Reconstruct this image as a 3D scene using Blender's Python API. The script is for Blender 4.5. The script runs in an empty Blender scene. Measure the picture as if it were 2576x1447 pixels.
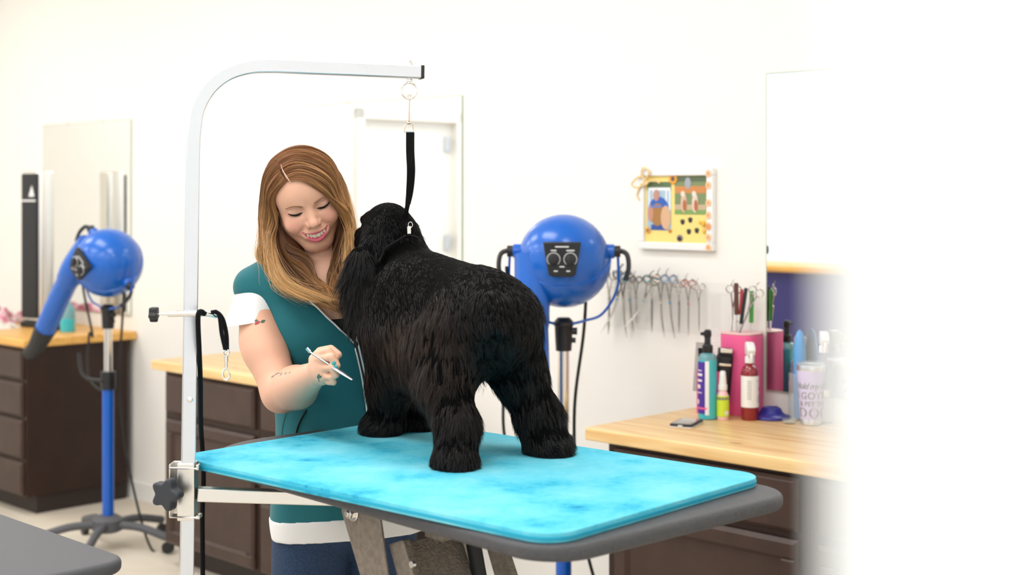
import bpy, math, random
import numpy as np
from mathutils import Vector, Matrix, Quaternion
from mathutils.bvhtree import BVHTree

random.seed(7)
RNG = np.random.default_rng(11)
SC = bpy.context.scene
COL = SC.collection
PI = math.pi
R = math.radians
EYE = 1.60                    # height of the lens above the floor
F = 3500.0                    # focal length in pixels of the 2576 px wide frame
CX, HY = 1288.0, 490.0        # optical centre column and horizon row


def P(px, py, Y):
    """room point seen at (px, py) when it stands Y metres in front of the lens"""
    return Vector(((px - CX) / F * Y, Y, EYE - (py - HY) / F * Y))


# room frame: s runs along the back wall, d runs towards the wall
U = Vector((.7166, -.6975, 0)); U.normalize()
N = Vector((-U.y, U.x, 0))
ANG = math.atan2(U.y, U.x)
P0 = Vector((.2265, 4.308, 0))


def W(s, d, z=0.0):
    return P0 + U * s + N * d + Vector((0, 0, z))


# ------------------------------------------------------------------ materials
def srgb(h):
    h = h.lstrip('#')
    c = [int(h[i:i + 2], 16) / 255 for i in (0, 2, 4)]
    return tuple((x / 12.92 if x <= .04045 else ((x + .055) / 1.055) ** 2.4) for x in c)


def mat(name, col, rough=.5, metal=0., noise=None, bump=None, spec=None, emit=None, trans=0., ior=None, sheen=0., attr=None, coat=0., sss=0.):
    """principled material; noise=(scale, second colour, lo, hi); bump=(scale, strength)"""
    m = bpy.data.materials.new(name)
    m.use_nodes = True
    nt = m.node_tree
    b = nt.nodes['Principled BSDF']
    c = srgb(col) if isinstance(col, str) else col
    b.inputs['Base Color'].default_value = (*c, 1)
    b.inputs['Roughness'].default_value = rough
    b.inputs['Metallic'].default_value = metal
    if spec is not None: b.inputs['Specular IOR Level'].default_value = spec
    if trans: b.inputs['Transmission Weight'].default_value = trans
    if ior: b.inputs['IOR'].default_value = ior
    if coat: b.inputs['Coat Weight'].default_value = coat
    if sheen:
        b.inputs['Sheen Weight'].default_value = sheen
    if sss:
        b.inputs['Subsurface Weight'].default_value = sss
        b.inputs['Subsurface Radius'].default_value = (1.0, .35, .2)
        b.inputs['Subsurface Scale'].default_value = .012
    if emit:
        b.inputs['Emission Color'].default_value = (*c, 1)
        b.inputs['Emission Strength'].default_value = emit
    tc = None
    if noise or bump:
        tc = nt.nodes.new('ShaderNodeTexCoord')
    if attr:
        a = nt.nodes.new('ShaderNodeAttribute'); a.attribute_name = attr
        nt.links.new(a.outputs['Color'], b.inputs['Base Color'])
    if noise:
        sc_, c2, lo, hi = noise
        n = nt.nodes.new('ShaderNodeTexNoise'); n.inputs['Scale'].default_value = sc_; n.inputs['Detail'].default_value = 5
        nt.links.new(tc.outputs['Object'], n.inputs['Vector'])
        r = nt.nodes.new('ShaderNodeValToRGB')
        r.color_ramp.elements[0].position = lo; r.color_ramp.elements[0].color = (*c, 1)
        c2 = srgb(c2) if isinstance(c2, str) else c2
        r.color_ramp.elements[1].position = hi; r.color_ramp.elements[1].color = (*c2, 1)
        nt.links.new(n.outputs['Fac'], r.inputs['Fac'])
        nt.links.new(r.outputs['Color'], b.inputs['Base Color'])
    if bump:
        n = nt.nodes.new('ShaderNodeTexNoise'); n.inputs['Scale'].default_value = bump[0]; n.inputs['Detail'].default_value = 3
        nt.links.new(tc.outputs['Object'], n.inputs['Vector'])
        bp = nt.nodes.new('ShaderNodeBump'); bp.inputs['Strength'].default_value = bump[1]; bp.inputs['Distance'].default_value = .002
        nt.links.new(n.outputs['Fac'], bp.inputs['Height'])
        nt.links.new(bp.outputs['Normal'], b.inputs['Normal'])
    return m


def wood_mat(name, light, dark, knot):
    """pale pine worktop: long grain streaks, darker rings and a few knots"""
    m = mat(name, light, .38)
    nt = m.node_tree; b = nt.nodes['Principled BSDF']; L = nt.links.new
    tc = nt.nodes.new('ShaderNodeTexCoord')
    mp = nt.nodes.new('ShaderNodeMapping'); mp.inputs['Scale'].default_value = (1.1, 16, 16)
    L(tc.outputs['Object'], mp.inputs['Vector'])
    n = nt.nodes.new('ShaderNodeTexNoise'); n.inputs['Scale'].default_value = 2.2; n.inputs['Detail'].default_value = 6; n.inputs['Distortion'].default_value = .6
    L(mp.outputs['Vector'], n.inputs['Vector'])
    r = nt.nodes.new('ShaderNodeValToRGB')
    e = r.color_ramp.elements
    e[0].position = .3; e[0].color = (*srgb(dark), 1)
    e[1].position = .62; e[1].color = (*srgb(light), 1)
    L(n.outputs['Fac'], r.inputs['Fac'])
    # knots
    mp2 = nt.nodes.new('ShaderNodeMapping'); mp2.inputs['Scale'].default_value = (2.3, 4.2, 4.2)
    L(tc.outputs['Object'], mp2.inputs['Vector'])
    v = nt.nodes.new('ShaderNodeTexVoronoi'); v.inputs['Scale'].default_value = 1.0
    L(mp2.outputs['Vector'], v.inputs['Vector'])
    kr = nt.nodes.new('ShaderNodeValToRGB')
    kr.color_ramp.elements[0].position = .03; kr.color_ramp.elements[0].color = (1, 1, 1, 1)
    kr.color_ramp.elements[1].position = .085; kr.color_ramp.elements[1].color = (0, 0, 0, 1)
    L(v.outputs['Distance'], kr.inputs['Fac'])
    mx = nt.nodes.new('ShaderNodeMixRGB'); mx.inputs['Color2'].default_value = (*srgb(knot), 1)
    L(kr.outputs['Color'], mx.inputs['Fac']); L(r.outputs['Color'], mx.inputs['Color1'])
    L(mx.outputs['Color'], b.inputs['Base Color'])
    return m


M = dict(
    wall=mat('wall_paint', (.91, .885, .835), .75, bump=(60, .04)),
    ceil=mat('ceiling_paint', (.9, .9, .88), .9, bump=(40, .05)),
    floor=mat('floor_vinyl', '#ded4c4', .5, noise=(2.5, '#cfc3b0', .35, .7), bump=(30, .05)),
    jamb=mat('partition_paint', (.93, .93, .92), .7, bump=(60, .02)),
    baseb=mat('baseboard_paint', (.86, .85, .82), .5),
    lamp=mat('lamp_diffuser', (1, 1, 1), .5, emit=11.0),
    lampf=mat('lamp_rim', (.85, .85, .85), .4),
    cab=mat('dark_stained_wood', '#33221b', .45, spec=.3, noise=(7, '#2a1b16', .3, .7), bump=(60, .12)),
    cabface=mat('dark_stained_face', '#44322b', .40, spec=.35, noise=(9, '#3a2a24', .3, .7), bump=(80, .15)),
    kick=mat('toe_kick', '#2c201c', .6),
    pine=wood_mat('pine_worktop', '#efcf96', '#dba968', '#7a4a28'),
    pineo=wood_mat('golden_pine_worktop', '#ecb965', '#d69a45', '#7a4a28'),
    mirror=mat('mirror_glass', (.93, .95, .94), .015, 1.0),
    mirroredge=mat('mirror_edge', '#a9b5a0', .25),
    chrome=mat('chrome', (.80, .79, .77), .16, 1.0, bump=(200, .02)),
    steel=mat('brushed_steel', (.72, .75, .80), .34, 1.0, bump=(160, .10)),
    clampm=mat('clamp_steel', (.80, .77, .72), .3, 1.0, bump=(90, .12)),
    brass=mat('warm_nickel', (.80, .66, .55), .22, 1.0),
    blackp=mat('black_plastic', '#17181c', .42),
    knobm=mat('charcoal_rubber', '#2e3138', .55, bump=(120, .2)),
    blackm=mat('black_rubber', '#222326', .6),
    hammer=mat('hammered_grey_paint', '#8f857a', .42, .45, bump=(260, .9), noise=(90, '#7b7268', .35, .65)),
    ttop=mat('charcoal_table_foam', '#4b4b4e', .55, bump=(300, .35), noise=(120, '#414246', .3, .7)),
    tgrey=mat('dark_grey_tabletop', '#55565a', .62, bump=(300, .25)),
    blue=mat('blue_plastic', '#0060c4', .25, coat=.15),
    bluet=mat('blue_tube', '#0058bc', .32, coat=.1),
    cord=mat('black_cord', '#141414', .5),
    rope=mat('black_webbing', '#0a0a0c', .8, spec=.2, bump=(900, .8)),
    white=mat('white_plastic', (.88, .88, .87), .35),
    pink=mat('pink_plastic', '#f5629a', .42),
    pinkr=mat('pale_rim', '#f6c8c8', .4),
    teal=mat('teal_liquid', '#3cb9c6', .2, coat=.3),
    tealc=mat('clear_blue_plastic', '#8fd4de', .12, trans=.5),
    amber=mat('amber_plastic', '#8c1420', .12, coat=.5),
    indigo=mat('indigo_plastic', '#2b2a86', .35),
    lav=mat('lavender_enamel', '#cdc3ea', .35),
    greyink=mat('grey_ink', '#73757a', .5),
    lime=mat('lime_label', '#cfe23a', .5),
    purple=mat('purple_label', '#4c2c9c', .5),
    paper=mat('paper_label', (.86, .85, .84), .6),
    cfoam=None,
    acry=None,
    glass=None,
    denim=mat('dark_denim', '#20344f', .85, noise=(240, '#2d4668', .35, .7), bump=(500, .5)),
    tunic=mat('teal_cotton', '#0a666f', .8, bump=(700, .15), sheen=.1),
    wcloth=mat('white_cotton', (.86, .86, .86), .85, bump=(600, .15)),
    zipm=mat('black_zip', '#0d0d0f', .5, bump=(900, .6)),
    skin=mat('skin', '#e6b399', .48, attr='Col', bump=(500, .05)),
    lash=mat('black_lash', '#14100f', .6),
    browm=mat('blond_brow', '#a9815c', .8),
    tooth=mat('tooth_enamel', '#f1e6cd', .2, coat=.3),
    mouth=mat('mouth_inside', '#5c1a20', .6),
    hair=mat('auburn_hair', '#a06a38', .42, attr='Col', spec=.45),
    hairb=mat('shaded_auburn_hair', '#5f371b', .6, bump=(400, .6)),  # base under the strands, interior shadow put into its colour
    fur=mat('black_fur', '#0a0a0b', .48, attr='Col', spec=.22),
    furb=mat('black_coat', '#050505', .8, spec=.04),
    leather=mat('shoe_leather', '#1d1b1b', .5),
    green=mat('green_plastic', '#3f9a3c', .35),
    brown=mat('brown_wood_handle', '#5c3327', .45),
    red=mat('red_plastic', '#c33a45', .4),
    yellowp=mat('yellow_card', '#f6dd86', .7),
    desk=mat('glare_tinted_desk_panel', '#32306e', .5),  # dark brown cabinet, purple lens glare put into its colour
    lightblue=mat('sky_blue_plastic', '#4a9fe0', .35),
    nailp=mat('teal_nail_polish', '#2aa39f', .2, coat=.5),
    inkg=mat('green_tattoo_ink', '#4f6b58', .6),
    inkr=mat('red_tattoo_ink', '#b2434a', .6),
    inkb=mat('grey_tattoo_ink', '#8c7f86', .6),
    pinkcloth=mat('pink_fabric', '#e58aa2', .9, noise=(30, '#f3d9d6', .45, .55)),
    whitecloth=mat('ivory_fabric', '#efe6da', .9, bump=(60, .4)),
)


def clear_mat(name, col, gloss=.12):
    """thin clear plastic: mostly lets light straight through, with a little gloss"""
    m = bpy.data.materials.new(name); m.use_nodes = True
    nt = m.node_tree; nt.nodes.clear()
    o = nt.nodes.new('ShaderNodeOutputMaterial'); mx = nt.nodes.new('ShaderNodeMixShader'); mx.inputs[0].default_value = gloss
    a = nt.nodes.new('ShaderNodeBsdfTransparent'); a.inputs[0].default_value = (*col, 1)
    g = nt.nodes.new('ShaderNodeBsdfPrincipled'); g.inputs['Base Color'].default_value = (*col, 1); g.inputs['Roughness'].default_value = .08
    nt.links.new(a.outputs[0], mx.inputs[1]); nt.links.new(g.outputs[0], mx.inputs[2]); nt.links.new(mx.outputs[0], o.inputs[0])
    return m


M['acry'] = clear_mat('clear_acrylic', (.99, .99, .99), .04)
M['glass'] = clear_mat('clear_glass', (.93, .95, .96), .15)
# cyan foam mat with darker damp stains and worn paler patches
def foam_mat():
    m = mat('cyan_foam', '#4fabc0', .8, spec=.2)
    nt = m.node_tree; b = nt.nodes['Principled BSDF']; L = nt.links.new
    tc = nt.nodes.new('ShaderNodeTexCoord')
    n = nt.nodes.new('ShaderNodeTexNoise'); n.inputs['Scale'].default_value = 6.5; n.inputs['Detail'].default_value = 8; n.inputs['Roughness'].default_value = .68
    L(tc.outputs['Object'], n.inputs['Vector'])
    r = nt.nodes.new('ShaderNodeValToRGB'); e = r.color_ramp.elements
    e[0].position = .32; e[0].color = (*srgb('#128ab4'), 1)
    e[1].position = .68; e[1].color = (*srgb('#7dcfdf'), 1)
    x = e.new(.40); x.color = (*srgb('#40b3d0'), 1)
    x = e.new(.48); x.color = (*srgb('#5cc2d8'), 1)
    L(n.outputs['Fac'], r.inputs['Fac']); L(r.outputs['Color'], b.inputs['Base Color'])
    n2 = nt.nodes.new('ShaderNodeTexNoise'); n2.inputs['Scale'].default_value = 220
    L(tc.outputs['Object'], n2.inputs['Vector'])
    bp = nt.nodes.new('ShaderNodeBump'); bp.inputs['Strength'].default_value = .3; bp.inputs['Distance'].default_value = .001
    L(n2.outputs['Fac'], bp.inputs['Height']); L(bp.outputs['Normal'], b.inputs['Normal'])
    return m


M['cfoam'] = foam_mat()
M['cfoamedge'] = mat('cyan_foam_edge', '#14a6c8', .7)


# ------------------------------------------------------------------ geometry helpers: every shape is (verts, faces)
def join(*gs):
    V, Fc = [], []
    for v, f in gs:
        o = len(V); V += [tuple(p) for p in v]; Fc += [tuple(i + o for i in q) for q in f]
    return V, Fc


def box(x0, x1, y0, y1, z0, z1):
    v = [(x, y, z) for x in (x0, x1) for y in (y0, y1) for z in (z0, z1)]
    return v, [(0, 1, 3, 2), (4, 6, 7, 5), (0, 4, 5, 1), (2, 3, 7, 6), (0, 2, 6, 4), (1, 5, 7, 3)]


def xf(g, m):
    return [tuple(m @ Vector(p)) for p in g[0]], g[1]


def T(x, y, z): return Matrix.Translation((x, y, z))
def RX(a): return Matrix.Rotation(R(a), 4, 'X')
def RY(a): return Matrix.Rotation(R(a), 4, 'Y')
def RZ(a): return Matrix.Rotation(R(a), 4, 'Z')


def lathe(prof, n=32, sx=1., sy=1.):
    """prof: [(radius, z)...] turned about z, both ends closed"""
    v, f = [], []
    for r, z in prof:
        for i in range(n):
            a = 2 * PI * i / n
            v.append((r * math.cos(a) * sx, r * math.sin(a) * sy, z))
    for k in range(len(prof) - 1):
        for i in range(n):
            j = (i + 1) % n
            f.append((k * n + i, k * n + j, (k + 1) * n + j, (k + 1) * n + i))
    f.append(tuple(range(n - 1, -1, -1)))
    f.append(tuple((len(prof) - 1) * n + i for i in range(n)))
    return v, f


def ball(r, n=24, m=14, sx=1., sy=1., sz=1.):
    pr = [(max(r * math.sin(PI * k / m), 1e-5), -r * math.cos(PI * k / m) * sz) for k in range(m + 1)]
    return lathe(pr, n, sx, sy)


def spline(pts, n):
    """Catmull-Rom through the points"""
    pts = [np.array(p, float) for p in pts]
    q = [2 * pts[0] - pts[1]] + pts + [2 * pts[-1] - pts[-2]]
    out = []
    m = len(pts) - 1
    for k in range(n + 1):
        t = k / n * m; i = min(int(t), m - 1); t -= i
        a, b, c, d = q[i:i + 4]
        out.append(.5 * ((2 * b) + (-a + c) * t + (2 * a - 5 * b + 4 * c - d) * t * t + (-a + 3 * b - 3 * c + d) * t ** 3))
    return out


def sweep(path, prof, closed=True, up=(0, 0, 1), caps=True, scale=None):
    """sweeps a 2-D profile [(a, b)...] along a path; a goes sideways, b goes up"""
    path = [np.array(p, float) for p in path]
    n = len(path); m = len(prof); v, f = [], []
    up = np.array(up, float)
    side_prev = None
    for k in range(n):
        t = path[min(k + 1, n - 1)] - path[max(k - 1, 0)]
        t /= max(np.linalg.norm(t), 1e-9)
        if side_prev is None:
            s = np.cross(t, up)
            if np.linalg.norm(s) < .05: s = np.cross(t, (1., 0, 0)) if abs(t[0]) < .9 else np.cross(t, (0, 1., 0))
        else:
            s = side_prev - t * np.dot(side_prev, t)
        s /= np.linalg.norm(s); side_prev = s
        w = np.cross(s, t)
        sc_ = 1 if scale is None else scale[k]
        for a, b in prof:
            v.append(tuple(path[k] + (s * a + w * b) * sc_))
    mm = m if closed else m - 1
    for k in range(n - 1):
        for i in range(mm):
            j = (i + 1) % m
            f.append((k * m + i, k * m + j, (k + 1) * m + j, (k + 1) * m + i))
    if caps and closed:
        f.append(tuple(range(m - 1, -1, -1))); f.append(tuple((n - 1) * m + i for i in range(m)))
    return v, f


def circ(r, n=10, sx=1., sy=1.):
    return [(r * sx * math.cos(2 * PI * i / n), r * sy * math.sin(2 * PI * i / n)) for i in range(n)]


def tube(pts, r, n=10, smooth=0, scale=None):
    p = spline(pts, smooth) if smooth else pts
    return sweep(p, circ(r, n), scale=scale)


def cyl(a, b, r, r2=None, n=24):
    a, b = np.array(a, float), np.array(b, float)
    return sweep([a, b], circ(r, n), scale=[1, (r2 or r) / r])


def prism(poly, z0, z1):
    n = len(poly)
    v = [(x, y, z0) for x, y in poly] + [(x, y, z1) for x, y in poly]
    f = [tuple(range(n - 1, -1, -1)), tuple(range(n, 2 * n))] + [(i, (i + 1) % n, n + (i + 1) % n, n + i) for i in range(n)]
    return v, f


def rrect4(x0, x1, y0, y1, radii, n=8):
    """rounded rectangle with its own radius at each corner: (x1,y1), (x0,y1), (x0,y0), (x1,y0)"""
    out = []
    for sx, sy, a0, r in ((1, 1, 0, radii[0]), (0, 1, 90, radii[1]), (0, 0, 180, radii[2]), (1, 0, 270, radii[3])):
        cx, cy = (x1 - r if sx else x0 + r), (y1 - r if sy else y0 + r)
        for k in range(n + 1):
            a = R(a0 + 90 * k / n); out.append((cx + r * math.cos(a), cy + r * math.sin(a)))
    return out


def rrect(x0, x1, y0, y1, r, n=8):
    out = []
    for cx, cy, a0 in ((x1 - r, y1 - r, 0), (x0 + r, y1 - r, 90), (x0 + r, y0 + r, 180), (x1 - r, y0 + r, 270)):
        for k in range(n + 1):
            a = R(a0 + 90 * k / n); out.append((cx + r * math.cos(a), cy + r * math.sin(a)))
    return out


def slab(poly, z0, z1, e, n=5):
    """extruded outline with a rounded edge of radius e"""
    c = np.mean(np.array(poly), axis=0); P_ = np.array(poly)
    nx = np.roll(P_, -1, 0) - np.roll(P_, 1, 0)
    nrm = np.stack([nx[:, 1], -nx[:, 0]], 1); nrm /= np.linalg.norm(nrm, axis=1)[:, None]
    if np.sum(nrm * (P_ - c)) < 0: nrm = -nrm
    v, f = [], []; rings = []
    for k in range(n + 1):
        a = -PI / 2 + (PI / 2) * k / n; rings.append((e * (math.cos(a) - 1), z0 + e + e * math.sin(a)))
    for k in range(n + 1):
        a = (PI / 2) * k / n; rings.append((e * (math.cos(a) - 1), z1 - e + e * math.sin(a)))
    m = len(P_)
    for o, z in rings:
        for i in range(m): v.append((P_[i, 0] + nrm[i, 0] * o, P_[i, 1] + nrm[i, 1] * o, z))
    for k in range(len(rings) - 1):
        for i in range(m):
            j = (i + 1) % m; f.append((k * m + i, k * m + j, (k + 1) * m + j, (k + 1) * m + i))
    f.append(tuple(range(m - 1, -1, -1))); f.append(tuple((len(rings) - 1) * m + i for i in range(m)))
    return v, f


def link(o, parent=None):
    COL.objects.link(o)
    if parent is not None: o.parent = parent
    return o


def obj(name, g, material, parent=None, world=False, bevel=0., smooth=True, seg=2):
    me = bpy.data.meshes.new(name)
    me.from_pydata([tuple(map(float, p)) for p in g[0]], [], [tuple(q) for q in g[1]])
    me.materials.append(material)
    me.update()
    if smooth:
        me.shade_smooth()
        try: me.set_sharp_from_angle(angle=R(38))
        except Exception: pass
    o = bpy.data.objects.new(name, me)
    link(o, parent)
    if parent is not None and world:
        o.matrix_parent_inverse = mw(parent).inverted()
    if bevel:
        b = o.modifiers.new('bevel', 'BEVEL'); b.width = bevel; b.segments = seg; b.limit_method = 'ANGLE'; b.angle_limit = R(40)
    return o


def mw(o):
    m = Matrix.Translation(o.location) @ o.rotation_euler.to_matrix().to_4x4()
    if o.parent is not None: m = mw(o.parent) @ o.matrix_parent_inverse @ m
    return m


def tag(o, label, cat, group=None):
    o['label'] = label; o['category'] = cat
    if group: o['group'] = group
    return o


def thing(name, label, cat, loc=(0, 0, 0), rz=0., group=None):
    o = bpy.data.objects.new(name, None)
    o.location = loc; o.rotation_euler = (0, 0, rz); o.empty_display_size = .1
    COL.objects.link(o)
    return tag(o, label, cat, group)


def struct(name, g, m, bevel=0.):
    o = obj(name, g, m, smooth=False, bevel=bevel); o['kind'] = 'structure'
    return o


def kids(o):
    return [c for c in COL.objects if c.parent == o]


def dup(root, loc, rot, label=None, name=None):
    r = root.copy(); COL.objects.link(r); r.location = loc; r.rotation_euler = rot
    if label: r['label'] = label
    for ch in kids(root):
        c = ch.copy(); COL.objects.link(c); c.parent = r
        for g in kids(ch):
            d = g.copy(); COL.objects.link(d); d.parent = c
    return r


def np_mesh(name, V, Q, material, parent=None, world=True, col=None, smooth=True):
    """fast mesh from arrays; Q is (n,4) or (n,3)"""
    me = bpy.data.meshes.new(name)
    V = np.ascontiguousarray(V, np.float32); Q = np.ascontiguousarray(Q, np.int32)
    k = Q.shape[1]
    me.vertices.add(len(V)); me.vertices.foreach_set('co', V.ravel())
    me.loops.add(Q.size); me.loops.foreach_set('vertex_index', Q.ravel())
    me.polygons.add(len(Q)); me.polygons.foreach_set('loop_start', np.arange(0, Q.size, k, dtype=np.int32))
    if smooth: me.polygons.foreach_set('use_smooth', np.ones(len(Q), bool))
    me.update(calc_edges=True)
    if col is not None:
        a = me.color_attributes.new('Col', 'FLOAT_COLOR', 'POINT')
        c4 = np.ones((len(V), 4), np.float32); c4[:, :3] = col
        a.data.foreach_set('color', c4.ravel())
    me.materials.append(material)
    o = bpy.data.objects.new(name, me)
    link(o, parent)
    if parent is not None and world: o.matrix_parent_inverse = mw(parent).inverted()
    return o


# ------------------------------------------------------------------ implicit surfaces (numpy)
def nv(a): return np.array(tuple(a), float)


def cap(p, a, b, ra, rb):
    """tapered capsule"""
    a, b = nv(a), nv(b); ab = b - a
    t = np.clip(((p - a) @ ab) / (ab @ ab), 0, 1)
    return np.linalg.norm(p - a - t[:, None] * ab, axis=1) - (ra + (rb - ra) * t)


def ell(p, c, r, rot=None):
    """ellipsoid; rot: 3x3 whose ROWS are its axes"""
    q = p - nv(c)
    if rot is not None: q = q @ np.array(rot).T
    r = np.array(r, float)
    k0 = np.linalg.norm(q / r, axis=1); k1 = np.linalg.norm(q / (r * r), axis=1)
    return k0 * (k0 - 1) / np.maximum(k1, 1e-9)


def smin(a, b, k):
    h = np.maximum(k - np.abs(a - b), 0) / k
    return np.minimum(a, b) - h * h * k * .25


def ssub(a, b, k):
    """a minus b, softly"""
    return -smin(-a, b, k)


def nets(f, lo, hi, h, B=8):
    """sparse surface nets of f<0 inside the box lo..hi at cell size h"""
    lo = np.array(lo, float); hi = np.array(hi, float)
    nb = np.ceil((hi - lo) / (h * B)).astype(int)
    gx = np.stack(np.meshgrid(*[np.arange(k) for k in nb], indexing='ij'), -1).reshape(-1, 3)
    cen = lo + (gx + .5) * B * h
    d = np.concatenate([f(cen[i:i + 200000]) for i in range(0, len(cen), 200000)])
    act = gx[np.abs(d) < B * h * 1.15 + .004]
    dims = nb * B + 2
    loc = np.stack(np.meshgrid(*[np.arange(B + 1)] * 3, indexing='ij'), -1).reshape(-1, 3)
    Vs, Ids, Es = [], [], []
    n1 = B + 1
    for i in range(0, len(act), 700):
        blk = act[i:i + 700]
        g = blk[:, None, :] * B + loc[None]
        val = f((lo + g.reshape(-1, 3) * h)).reshape(-1, n1, n1, n1)
        s = val < 0
        # cells
        cs = [(a, b, c) for a in (0, 1) for b in (0, 1) for c in (0, 1)]
        st = np.stack([s[:, a:a + B, b:b + B, c:c + B] for a, b, c in cs], -1)
        cnt = st.sum(-1); on = (cnt > 0) & (cnt < 8)
        idx = np.argwhere(on)
        if len(idx):
            cv = np.stack([val[idx[:, 0], idx[:, 1] + a, idx[:, 2] + b, idx[:, 3] + c] for a, b, c in cs], -1)
            acc = np.zeros((len(idx), 3)); num = np.zeros(len(idx))
            C = np.array(cs, float)
            for u_ in range(8):
                for w_ in range(u_ + 1, 8):
                    if np.abs(C[u_] - C[w_]).sum() != 1: continue
                    v0, v1 = cv[:, u_], cv[:, w_]; cr = (v0 < 0) != (v1 < 0)
                    t = np.where(cr, v0 / np.where(cr, v0 - v1, 1), 0)
                    acc += np.where(cr[:, None], C[u_] + t[:, None] * (C[w_] - C[u_]), 0); num += cr
            gi = blk[idx[:, 0]] * B + idx[:, 1:]
            Vs.append(lo + (gi + acc / num[:, None]) * h)
            Ids.append((gi[:, 0] * dims[1] + gi[:, 1]) * dims[2] + gi[:, 2])
        for ax in range(3):
            sl = [slice(0, B)] * 3; sl2 = list(sl); sl2[ax] = slice(1, B + 1)
            s0 = s[(slice(None), *sl)]; s1 = s[(slice(None), *sl2)]
            e = np.argwhere(s0 != s1)
            if len(e):
                gi = blk[e[:, 0]] * B + e[:, 1:]
                Es.append(np.concatenate([gi, np.full((len(e), 1), ax), s0[tuple(e.T)][:, None].astype(int)], 1))
    V = np.concatenate(Vs); I = np.concatenate(Ids); E_ = np.concatenate(Es)
    o = np.argsort(I); I = I[o]; V = V[o]
    quads = []
    st_ = np.array([dims[1] * dims[2], dims[2], 1])
    for ax in range(3):
        e = E_[E_[:, 3] == ax]; b_, c_ = [(1, 2), (2, 0), (0, 1)][ax]
        base = e[:, :3] @ st_
        q = np.stack([base, base - st_[b_], base - st_[b_] - st_[c_], base - st_[c_]], 1)
        fl = e[:, 4] == 0
        q[fl] = q[fl][:, ::-1]
        j = np.searchsorted(I, q); j = np.minimum(j, len(I) - 1)
        ok = (I[j] == q).all(1)
        quads.append(j[ok])
    Q = np.concatenate(quads)
    return V, Q


def grad(f, p, e=.0008):
    g = np.stack([f(p + np.eye(3)[k] * e) - f(p - np.eye(3)[k] * e) for k in range(3)], 1)
    return g / np.maximum(np.linalg.norm(g, axis=1), 1e-9)[:, None]


def bvh_of(V, Q):
    return BVHTree.FromPolygons([tuple(v) for v in V.tolist()], [tuple(q) for q in Q.tolist()])


LENS = Vector((0, 0, EYE))


def on_surf(bvh, px, py, off=0.):
    """the point of a surface met by the sight line through (px, py), lifted off by off"""
    d = P(px, py, 1.) - LENS; d.normalize()
    h = bvh.ray_cast(LENS, d)
    if h[0] is None: return None
    n = h[1] if h[1].dot(d) < 0 else -h[1]
    return h[0] + n * off


def strands(paths, wid, taper, rng, lie=None, jitter=.45):
    """paths (n, k, 3) -> ribbons (V, Q); wid (n,)"""
    n, k, _ = paths.shape
    t = np.gradient(paths, axis=1)
    t /= np.maximum(np.linalg.norm(t, axis=2), 1e-9)[..., None]
    rv = rng.normal(size=(n, 1, 3)) if lie is None else lie[:, None, :] + rng.normal(size=(n, 1, 3)) * jitter
    s = np.cross(t, rv); s /= np.maximum(np.linalg.norm(s, axis=2), 1e-9)[..., None]
    w = wid[:, None] * np.interp(np.linspace(0, 1, k), *taper)[None]
    a = paths - s * w[..., None] * .5; b = paths + s * w[..., None] * .5
    V = np.stack([a, b], 2).reshape(-1, 3)
    base = (np.arange(n) * k * 2)[:, None] + (np.arange(k - 1) * 2)[None]
    Q = np.stack([base, base + 1, base + 3, base + 2], -1).reshape(-1, 4)
    return V, Q


def text_geo(txt, size, shear=0., extrude=.0004, spacing=1.):
    cu = bpy.data.curves.new('lettering', 'FONT')
    cu.body = txt; cu.size = size; cu.shear = shear; cu.extrude = extrude; cu.offset = size * .018; cu.align_x = 'CENTER'; cu.space_character = spacing
    o = bpy.data.objects.new('lettering', cu); COL.objects.link(o)
    bpy.context.view_layer.update()
    me = bpy.data.meshes.new_from_object(o.evaluated_get(bpy.context.evaluated_depsgraph_get()))
    v = [tuple(x.co) for x in me.vertices]; f = [tuple(p.vertices) for p in me.polygons]
    bpy.data.objects.remove(o); bpy.data.curves.remove(cu); bpy.data.meshes.remove(me)
    return v, f

# ================================================================== THE ROOM
RM = Matrix.Translation(P0) @ Matrix.Rotation(ANG, 4, 'Z')


def rbox(*a): return xf(box(*a), RM)


struct('floor', rbox(-5.8, 5.2, -6.2, .80, -.1, 0), M['floor'])
struct('ceiling', rbox(-5.8, 2.83, -5.2, .80, 3.2, 3.3), M['ceil'])
struct('wall_back', rbox(-5.8, 2.83, .63, .78, 0, 3.2), M['wall'])
struct('wall_left', join(rbox(-5.75, -5.6, -2.5, .63, 0, 3.2), rbox(-5.75, -5.6, -5.1, -3.5, 0, 3.2), rbox(-5.75, -5.6, -3.5, -2.5, 2.2, 3.2)), M['wall'])
struct('wall_front', join(rbox(-5.6, 2.78, -5.2, -5.1, 0, .95), rbox(-5.6, 2.78, -5.2, -5.1, 2.75, 3.2), rbox(-5.6, -4.9, -5.2, -5.1, .95, 2.75), rbox(2.0, 2.78, -5.2, -5.1, .95, 2.75)), M['wall'])
struct('wall_right', rbox(2.712, 2.83, -3.036, .63, 0, 3.2), M['jamb'], bevel=.004)
struct('baseboard_back', rbox(-5.6, 2.66, .615, .63, 0, .09), M['baseb'])
struct('baseboard_left', join(rbox(-5.6, -5.585, -2.42, .615, 0, .09), rbox(-5.6, -5.585, -5.1, -3.58, 0, .09)), M['baseb'])
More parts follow.
